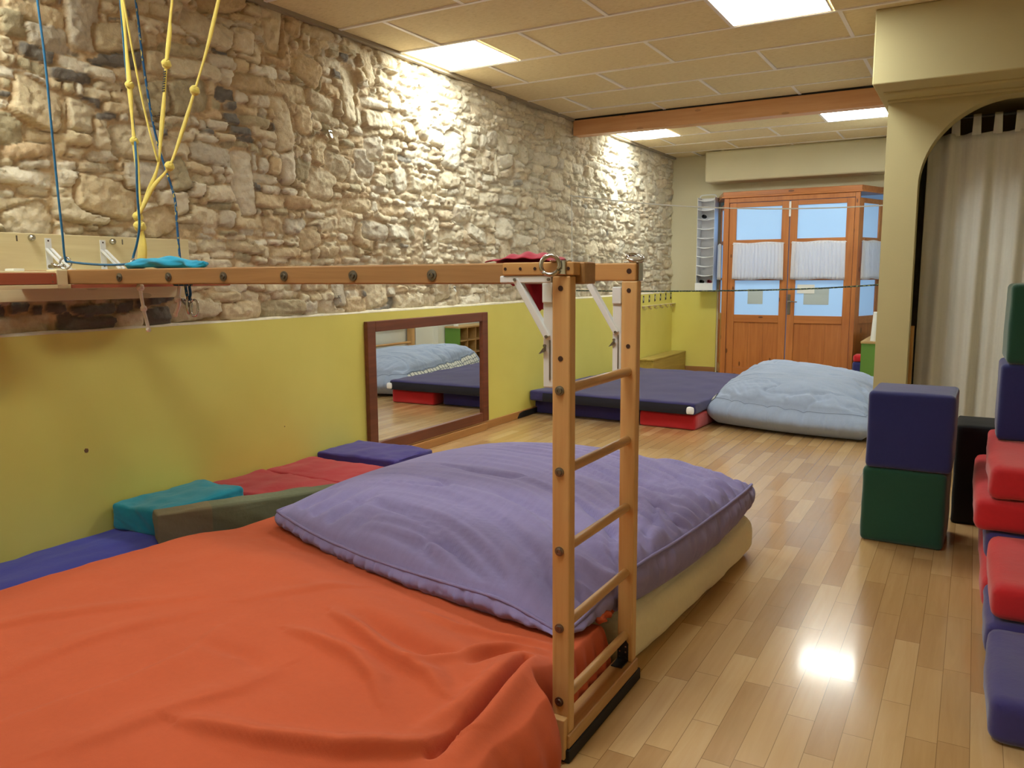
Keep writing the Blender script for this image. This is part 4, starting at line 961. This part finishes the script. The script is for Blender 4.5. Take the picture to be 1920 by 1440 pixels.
VC = [(0.86, 2.375), (2.60, 1.965), (2.765, 3.80), (0.98, 4.10)]
cm_, pm_, _, _ = cushion(VC, (0.275, 0.300, 0.315, 0.26), (0.205, 0.20, 0.20, 0.185), 0.150, p=2.8, q=0.58, round_=0.36, wr=wr_violet, bulge=0.022, puck=0.014, sag=lambda x, y, u, v: 0.045 * smoothstep(0.6, 1.0, u) * (1 - v * v) - 0.07 * np.exp(-(((u - 1) / 0.22) ** 2 + ((v + 1) / 0.22) ** 2)) - 0.03 * smoothstep(0.75, 1.0, -v) * (1 - u * u) * 0.6)
obj('cover', cm_, M['purple'], t, smooth=True); obj('piping', pm_, M['purple'], t, smooth=True)

# orange sheet over the near mattress
def seg_d(x, y, pts):
    best = np.full(x.shape, 9.0); par = np.zeros(x.shape)
    for i in range(len(pts) - 1):
        a, b = np.array(pts[i]), np.array(pts[i + 1]); ab = b - a; tt = np.clip(((x - a[0]) * ab[0] + (y - a[1]) * ab[1]) / (ab @ ab), 0, 1)
        d = np.hypot(x - a[0] - tt * ab[0], y - a[1] - tt * ab[1]); s_ = np.sign(ab[0] * (y - a[1]) - ab[1] * (x - a[0]))
        k = d < np.abs(best); best = np.where(k, d * np.where(s_ == 0, 1, s_), best); par = np.where(k, (i + tt) / (len(pts) - 1), par)
    return best, par
FOLDS = [  # polyline, height, width, skew
    ([(2.500, 1.86), (2.530, 1.70), (2.545, 1.56), (2.555, 1.45), (2.545, 1.34)], -0.100, 0.013, 0),
    ([(2.525, 1.87), (2.565, 1.70), (2.59, 1.52), (2.595, 1.36)], 0.040, 0.034, 0),
    ([(2.47, 1.87), (2.49, 1.70), (2.50, 1.52), (2.48, 1.40)], 0.026, 0.030, 0),
    ([(1.86, 1.60), (1.984, 1.590), (2.109, 1.575), (2.242, 1.511), (2.32, 1.44)], 0.028, 0.024, 1),
    ([(1.88, 1.76), (1.996, 1.713), (2.176, 1.637), (2.346, 1.601), (2.42, 1.56)], 0.034, 0.026, 1),
    ([(1.96, 1.80), (2.10, 1.765), (2.246, 1.74), (2.33, 1.76)], -0.034, 0.034, 0),
    ([(2.50, 1.945), (2.424, 1.897), (2.375, 1.83), (2.339, 1.735), (2.27, 1.626)], 0.024, 0.022, 0),
    ([(2.51, 2.0), (2.44, 1.99), (2.34, 1.95), (2.22, 1.93), (2.08, 1.96)], 0.020, 0.020, 0),
    ([(2.46, 1.90), (2.41, 1.84), (2.39, 1.74)], -0.022, 0.014, 0),
    ([(2.56, 1.39), (2.498, 1.30), (2.38, 1.218), (2.204, 1.155), (2.0, 1.12)], 0.042, 0.040, -1),
    ([(1.381, 1.049), (1.384, 1.188), (1.415, 1.359), (1.50, 1.52)], 0.014, 0.040, 1),
    ([(1.86, 0.93), (1.90, 1.002), (1.94, 1.152), (1.995, 1.296), (2.00, 1.42)], 0.016, 0.040, 1),
    ([(1.0, 1.15), (1.055, 1.222), (1.11, 1.318), (1.226, 1.451), (1.40, 1.62)], 0.014, 0.035, 1),
    ([(1.62, 0.95), (1.70, 1.15), (1.72, 1.35), (1.66, 1.52)], 0.012, 0.045, -1),
    ([(1.55, 1.70), (1.70, 1.90), (1.78, 2.0)], 0.010, 0.03, 1),
    ([(1.7, 1.42), (1.85, 1.44), (1.95, 1.40)], -0.012, 0.03, 0),
]
def orange_sheet():
    n, m_ = 320, 300; us = np.linspace(-1, 1, n); vs = np.linspace(-1, 1, m_)
    us = np.sign(us) * np.abs(us) ** 0.9; U, V = np.meshgrid(us, vs, indexing='ij')
    y0 = 0.25
    def prof(u):   # flat middle with rounded drop
        k = 0.90; a = np.abs(u); d = np.clip((a - k) / (1 - k), 0, 1); pos = np.where(a < k, a / k * 0.965, 0.965 + 0.035 * np.sin(d * math.pi / 2)); drop = 1 - np.cos(np.clip(d * 1.0, 0, 1) * math.pi / 2); return np.sign(u) * pos, np.where(d > 0, drop, 0)
    pu, du = prof(U); pv, dv = prof(V)
    xa = 1.68 + 0.98 * pu; y1 = 2.56 - 0.32 * smoothstep(1.35, 2.55, xa)
    Y = (y0 + y1) / 2 + (y1 - y0) / 2 * pv
    xl = 0.70 + 0.06 * smoothstep(1.6, 2.4, Y); xl = xl - 0.06 * np.clip(1.6 - Y, 0, 1) + 0.015 * fbm(Y * 4, Y * 0, 2)
    xr = 2.685 - 0.085 * smoothstep(1.68, 1.765, Y) + 0.012 * fbm(Y * 9, Y * 0 + 4, 2) * 2 * (1 - smoothstep(1.68, 1.74, Y))
    X = (xl + xr) / 2 + (xr - xl) / 2 * pu
    bulge = 0.03 * np.sin(np.pi * np.clip(du, 0, 1)) * (U > 0) * (1 - smoothstep(1.62, 1.74, Y)); X = X + bulge
    Z = np.full(X.shape, 0.235) + 0.03 * (1 - pu ** 2) * (1 - pv ** 2) + 0.02 * fbm(X * 2.1, Y * 2.1, 3) + 0.010 * fbm(X * 5 + Y * 3, Y * 7, 3)
    for pts, h, w_, sk in FOLDS:
        d, par = seg_d(X, Y, pts); amp = h * np.sin(np.pi * np.clip(par * 0.9 + 0.05, 0, 1)) ** 0.6
        ws = np.where(d > 0, w_ * (1 + 0.7 * sk), w_ * (1 - 0.45 * sk)) if sk else w_
        Z = Z + amp * np.exp(-(d / ws) ** 2)
    # far end slips below the violet cushion
    Z = Z - 0.035 * smoothstep(2.05, 2.35, Y + 0.22 * (X - 1.0)) 
    hem = np.maximum(du, np.where((V > 0) & (X < 2.2), 0, dv)); Z = Z * (1 - hem) + hem * (0.004 + 0.006 * np.clip(fbm(X * 8, Y * 8, 2) + .3, 0, 1))
    Zr = 0.006 * np.sin(Y * 60 + 4 * np.sin(Y * 9)) * np.sin(np.pi * np.clip(du, 0, 1)) * (U > 0); X = X + Zr
    X = np.where(Y > 1.765, np.minimum(X, 2.607 - 0.008 * np.clip(fbm(Y * 12, Z * 12, 2), 0, 1)), X)
    return MB().grid(np.stack([X, Y, Z], -1))
tag(obj('bed_sheet', orange_sheet(), M['orange'], smooth=True), 'wrinkled orange sheet spread out in the foreground, left of the ladder', 'sheet')
ocl = twisted([(2.575, 2.19, 0.222), (2.570, 2.24, 0.228), (2.56, 2.31, 0.212)], 0.018, 4)
tag(obj('cloth_scrap', ocl, M['orange'], smooth=True), 'small bit of orange cloth poking out beneath the violet cushion corner', 'cloth')

# ------------------------------------------------------------------ far group: navy mattress on base blocks, pale blue cushion
RA = -0.10
def rblock(x0, x1, y0, y1, z0, z1, **k): return foam(x0, x1, y0, y1, z0, z1, rot=RA, **k)
tag(obj('foam_block', foam(0.02, 1.10, 6.56, 8.55, 0.0, 0.128, r=0.02, bulge=0.006, n=18, seed=21, rot=-0.06), M['indigofoam'], smooth=True), 'indigo foam base block under the navy mattress, against the yellow wall', 'block')
tag(obj('foam_block', foam(1.125, 1.625, 6.43, 7.75, 0.0, 0.135, r=0.02, bulge=0.008, n=18, seed=22, rot=-0.06), M['redfoam'], smooth=True), 'red foam base block under the navy mattress, beside the pale blue cushion', 'block')
t = thing('mattress', 'navy mattress on foam base blocks near the doors', 'mattress', (0.86, 7.5, 0.136))
obj('cover', foam(0.06, 1.645, 6.42, 8.62, 0.137, 0.232, r=0.018, bulge=0.014, n=34, seed=23, wr=0.010, rot=-0.05), M['navy'], t, smooth=True)
sb = MB(); A = np.zeros((30, 7, 3))
for i in range(30):
    u = i / 29; x = 0.16 + 1.40 * u
    for j in range(7):
        v = j / 6; A[i, j] = (x, 6.397 - 0.05 * (x - 0.85) - 0.008 * math.sin(math.pi * v), 0.142 + 0.078 * v)
obj('side_band', MB().grid(A), M['navyside'], t, smooth=True)
obj('tag', foam(1.535, 1.59, 6.342, 6.356, 0.150, 0.205, r=0.004, n=6), M['orgwhite'], t, smooth=True)

def wr_pale(x, y, u, v):
    ed = np.minimum(1 - np.abs(u), 1 - np.abs(v))
    n1 = fbm(x * 2.5 + y * 1.2, y * 7 - x, 2)
    return 0.05 * fbm(x * 2.2, y * 2.2, 3) + 0.030 * fbm(x * 3 + y, y * 12, 3) - 0.014 * np.exp(-(n1 / 0.03) ** 2) + 0.09 * fbm((u + v) * 7, (u - v) * 1.5, 3) * np.exp(-ed / 0.2) * smoothstep(0, 0.08, ed)
t = thing('floor_cushion', 'big pale blue cushion on the floor beside the navy mattress', 'cushion', (2.3, 7.3, 0.0))
cm_, pm_, B_, N_ = cushion([(1.62, 6.66), (2.90, 6.50), (2.88, 8.15), (1.70, 8.30)], (0.235, 0.20, 0.25, 0.35), (0.03, 0.012, 0.012, 0.03), 0.180, p=3.4, q=0.50, round_=0.30, bulge=0.085, wr=wr_pale, pipe=0.004)
cm_.v = [(q[0], q[1], max(q[2], 0.004)) for q in cm_.v]
obj('cover', cm_, M['paleblue'], t, smooth=True); obj('piping', pm_, M['paleblue'], t, smooth=True)
k = len(B_); nn = 150; idx = [i for i in range(k) if i > 3 * (nn - 1) + 4 and i < 4 * (nn - 1) - 3]
A = np.zeros((len(idx), 8, 3)); uvs = []
for a, i in enumerate(idx):
    for b in range(8):
        f = 0.02 + 0.55 * b / 7; off = 0.085 * math.sin(math.pi * f) + 0.012
        A[a, b] = (B_[i, 0] + N_[i, 0] * off, B_[i, 1] + N_[i, 1] * off, B_[i, 2] * (1 - f) + 0.03 * f); uvs.append((a / len(idx), b / 7))
obj('checked_panel', MB().grid(A), M['check'], t, smooth=True, uv=uvs)

# ------------------------------------------------------------------ shelf with cubbies behind the pier and things by it
t = thing('cubby_shelf', 'low green shelf unit with cubbies behind the arched pier', 'shelf', (2.66, 9.6, 0.0))
sx0, sx1, sy0, sy1, st_ = 2.525, 2.765, 9.09, 10.35, 0.555
obj('side_panel', MB().box(sx0, sx1, sy0, sy0 + 0.022, 0, st_), M['greenpaint'], t, bevel=0.002); obj('side_panel', MB().box(sx0, sx1, sy1 - 0.022, sy1, 0, st_), M['greenpaint'], t, bevel=0.002)
obj('top_board', MB().box(sx0 - 0.006, sx1, sy0 - 0.006, sy1, st_, st_ + 0.022), M['plywood'], t, bevel=0.002)
obj('back_panel', MB().box(sx1 - 0.008, sx1, sy0 + 0.022, sy1 - 0.022, 0, st_), M['plywood'], t)
for z in (0.03, 0.20, 0.375): obj('shelf', MB().box(sx0 + 0.004, sx1 - 0.008, sy0 + 0.022, sy1 - 0.022, z, z + 0.014), M['plywood'], t)
for i in range(1, 6): y = sy0 + (sy1 - sy0) * i / 6; obj('divider', MB().box(sx0 + 0.004, sx1 - 0.008, y - 0.006, y + 0.006, 0.02, st_), M['plywood'], t)
tag(obj('paper_roll', MB().lathe((2.635, 9.17, st_ + 0.0225), (0.06, 0.03, 1), [(0, 0.035), (0.3, 0.035), (0.305, 0.03), (0.305, 0.012), (0.28, 0.012)], 20), M['paper'], smooth='auto'), 'white paper roll standing on the green shelf unit', 'paper roll')
tag(obj('foam_block', foam(2.385, 2.515, 9.62, 9.80, 0.0, 0.303, r=0.02, n=10, seed=31), M['navyfoam'], smooth=True), 'navy foam block on the floor beside the green shelf unit', 'block')
tag(obj('foam_pad', foam(2.39, 2.515, 9.62, 9.79, 0.305, 0.38, r=0.02, n=10, seed=32), M['redfoam'], smooth=True), 'small red pad on the navy block beside the green shelf unit', 'pad')
t = thing('wooden_rail', 'wooden rail frame with bars by the white side wall, seen in the mirror', 'rail frame', (2.9, 7.9, 0.0))
for y in (7.25, 8.48): obj('post', MB().box(2.86, 2.95, y, y + 0.05, 0.0, 0.80), M['pine'], t, bevel=0.004)
for z in (0.40, 0.62, 0.76): obj('bar', MB().tube([(2.90, 7.28, z), (2.90, 8.50, z)], 0.016, 12), M['pine_y'], t, smooth='auto')

# ------------------------------------------------------------------ foam blocks stacked before the arch
tag(obj('foam_block', foam(3.113, 3.473, 4.11, 4.47, 0.0, 0.364, r=0.022, bulge=0.004, n=18, seed=41, rot=-0.035), M['greenfoam'], smooth=True), 'green foam cube on the floor under the blue cube, by the pier', 'block', 'foam cubes stacked before the arch')
tag(obj('foam_block', foam(3.12, 3.485, 4.10, 4.46, 0.366, 0.732, r=0.022, bulge=0.004, n=18, seed=42, rot=-0.02), M['navyfoam'], smooth=True), 'navy blue foam cube on top of the green cube, by the pier', 'block', 'foam cubes stacked before the arch')
tag(obj('foam_block', foam(3.486, 3.90, 4.625, 4.95, 0.0, 0.515, r=0.014, bulge=0.003, n=14, seed=43), M['black_foam'], smooth=True), 'black foam block on the floor behind and between the two stacks', 'block')
def sb_(name, label, a, mat, seed, group=None, bulge=0.005, r=0.034):
    tag(obj('foam_step', foam(*a, r=r, bulge=bulge, n=18, seed=seed, wr=0.006), mat, smooth=True), label, 'block', group)
GS = 'slabs of the stepped foam stack at the right'
sb_('s', 'indigo foam slab on the floor, nearest slab of the stepped stack at the right', (3.628, 4.22, 2.43, 2.985, 0.0, 0.128), M['indigofoam'], 51, GS)
sb_('s', 'indigo foam slab on the floor, under the lowest red step at the right', (3.622, 4.22, 2.99, 3.43, 0.0, 0.128), M['indigofoam'], 52, GS)
sb_('s', 'red foam slab on the floor, behind the indigo slabs of the stepped stack', (3.615, 4.22, 3.44, 4.60, 0.0, 0.128), M['redfoam'], 53, GS)
sb_('s', 'red foam slab on the indigo slabs, lowest red step of the stack at the right', (3.632, 4.22, 3.01, 3.64, 0.130, 0.252), M['redfoam'], 54, GS)
sb_('s', 'indigo foam slab tucked behind the lowest red step of the stack at the right', (3.622, 4.22, 3.65, 4.60, 0.130, 0.252), M['indigofoam'], 55, GS)
sb_('s', 'wide red foam slab sticking out left, second red step of the stack at the right', (3.576, 4.22, 3.64, 4.60, 0.254, 0.386), M['redfoam'], 56, GS, 0.006)
sb_('s', 'topmost red foam slab of the stepped stack, under the navy cube', (3.620, 4.22, 3.64, 4.60, 0.388, 0.520), M['redfoam'], 57, GS, 0.005)
tag(obj('foam_block', foam(3.648, 4.01, 4.235, 4.60, 0.522, 0.872, r=0.022, bulge=0.004, n=18, seed=59), M['navyfoam'], smooth=True), 'navy blue foam cube on the red slabs, under the upper green cube', 'block', 'foam cubes stacked before the arch')
tag(obj('foam_block', foam(3.662, 4.02, 4.23, 4.60, 0.874, 1.232, r=0.022, bulge=0.004, n=18, seed=60, rot=0.02), M['greenfoam'], smooth=True), 'green foam cube at the very top of the right-hand stack', 'block', 'foam cubes stacked before the arch')

# ------------------------------------------------------------------ curtain in the arch
t = thing('arch_curtain', 'long beige linen curtain with loop tops hanging behind the arch', 'curtain', (3.7, 6.16, 0.2))
n, m_ = 220, 40; A = np.zeros((n, m_, 3))
for i in range(n):
    u = i / (n - 1)
    for j in range(m_):
        v = j / (m_ - 1); xl = 3.186 + 0.012 * v; x = xl + (4.32 - xl) * u
        d = (0.016 + 0.020 * (1 - v)) * (math.sin(36 * u + 1.3 * math.sin(7 * u) + 0.9 * (1 - v)) + 0.5 * math.sin(71 * u + 2 + 1.5 * (1 - v)))
        z = 0.20 + (2.185 - 0.20) * v
        if v > 0.97: z -= 0.012 * abs(math.sin(u * 9 * math.pi))
        A[i, j] = (x + 0.010 * math.sin(20 * u + 3) * (1 - v), 6.16 + d, z)
o = obj('cloth', MB().grid(A), M['linen'], t, smooth=True); s = o.modifiers.new('t', 'SOLIDIFY'); s.thickness = 0.002
for i in range(10):
    x = 3.235 + i * 0.118
    u = (x - 3.19) / 1.13; y = 6.16
    obj('loop', MB().prism([(x - 0.026, y - 0.014, 2.17), (x + 0.026, y - 0.014, 2.17), (x + 0.022, y - 0.020, 2.275), (x + 0.022, y, 2.312), (x - 0.022, y, 2.312), (x - 0.022, y - 0.020, 2.275)], (0, 0.003, 0)) if False else MB().grid(np.array([[(x - 0.026, y - 0.012, 2.165), (x - 0.022, y - 0.019, 2.27), (x - 0.022, y, 2.298), (x - 0.022, y + 0.019, 2.27), (x - 0.024, y + 0.012, 2.165)], [(x + 0.026, y - 0.012, 2.165), (x + 0.022, y - 0.019, 2.27), (x + 0.022, y, 2.298), (x + 0.022, y + 0.019, 2.27), (x + 0.024, y + 0.012, 2.165)]])), M['linen'], t, smooth=True)
obj('curtain_rod', MB().tube([(3.105, 6.16, 2.28), (4.5, 6.16, 2.28)], 0.010, 12), M['black_plate'], t, smooth='auto')
tag(obj('white_strip', MB().box(3.104, 3.118, 6.30, 6.42, 1.30, 1.62), M['paper'], bevel=0.003), 'narrow white strip on the dark wall behind the beige curtain edge', 'strip')  # plain white strip of no certain kind, added on the alcove wall
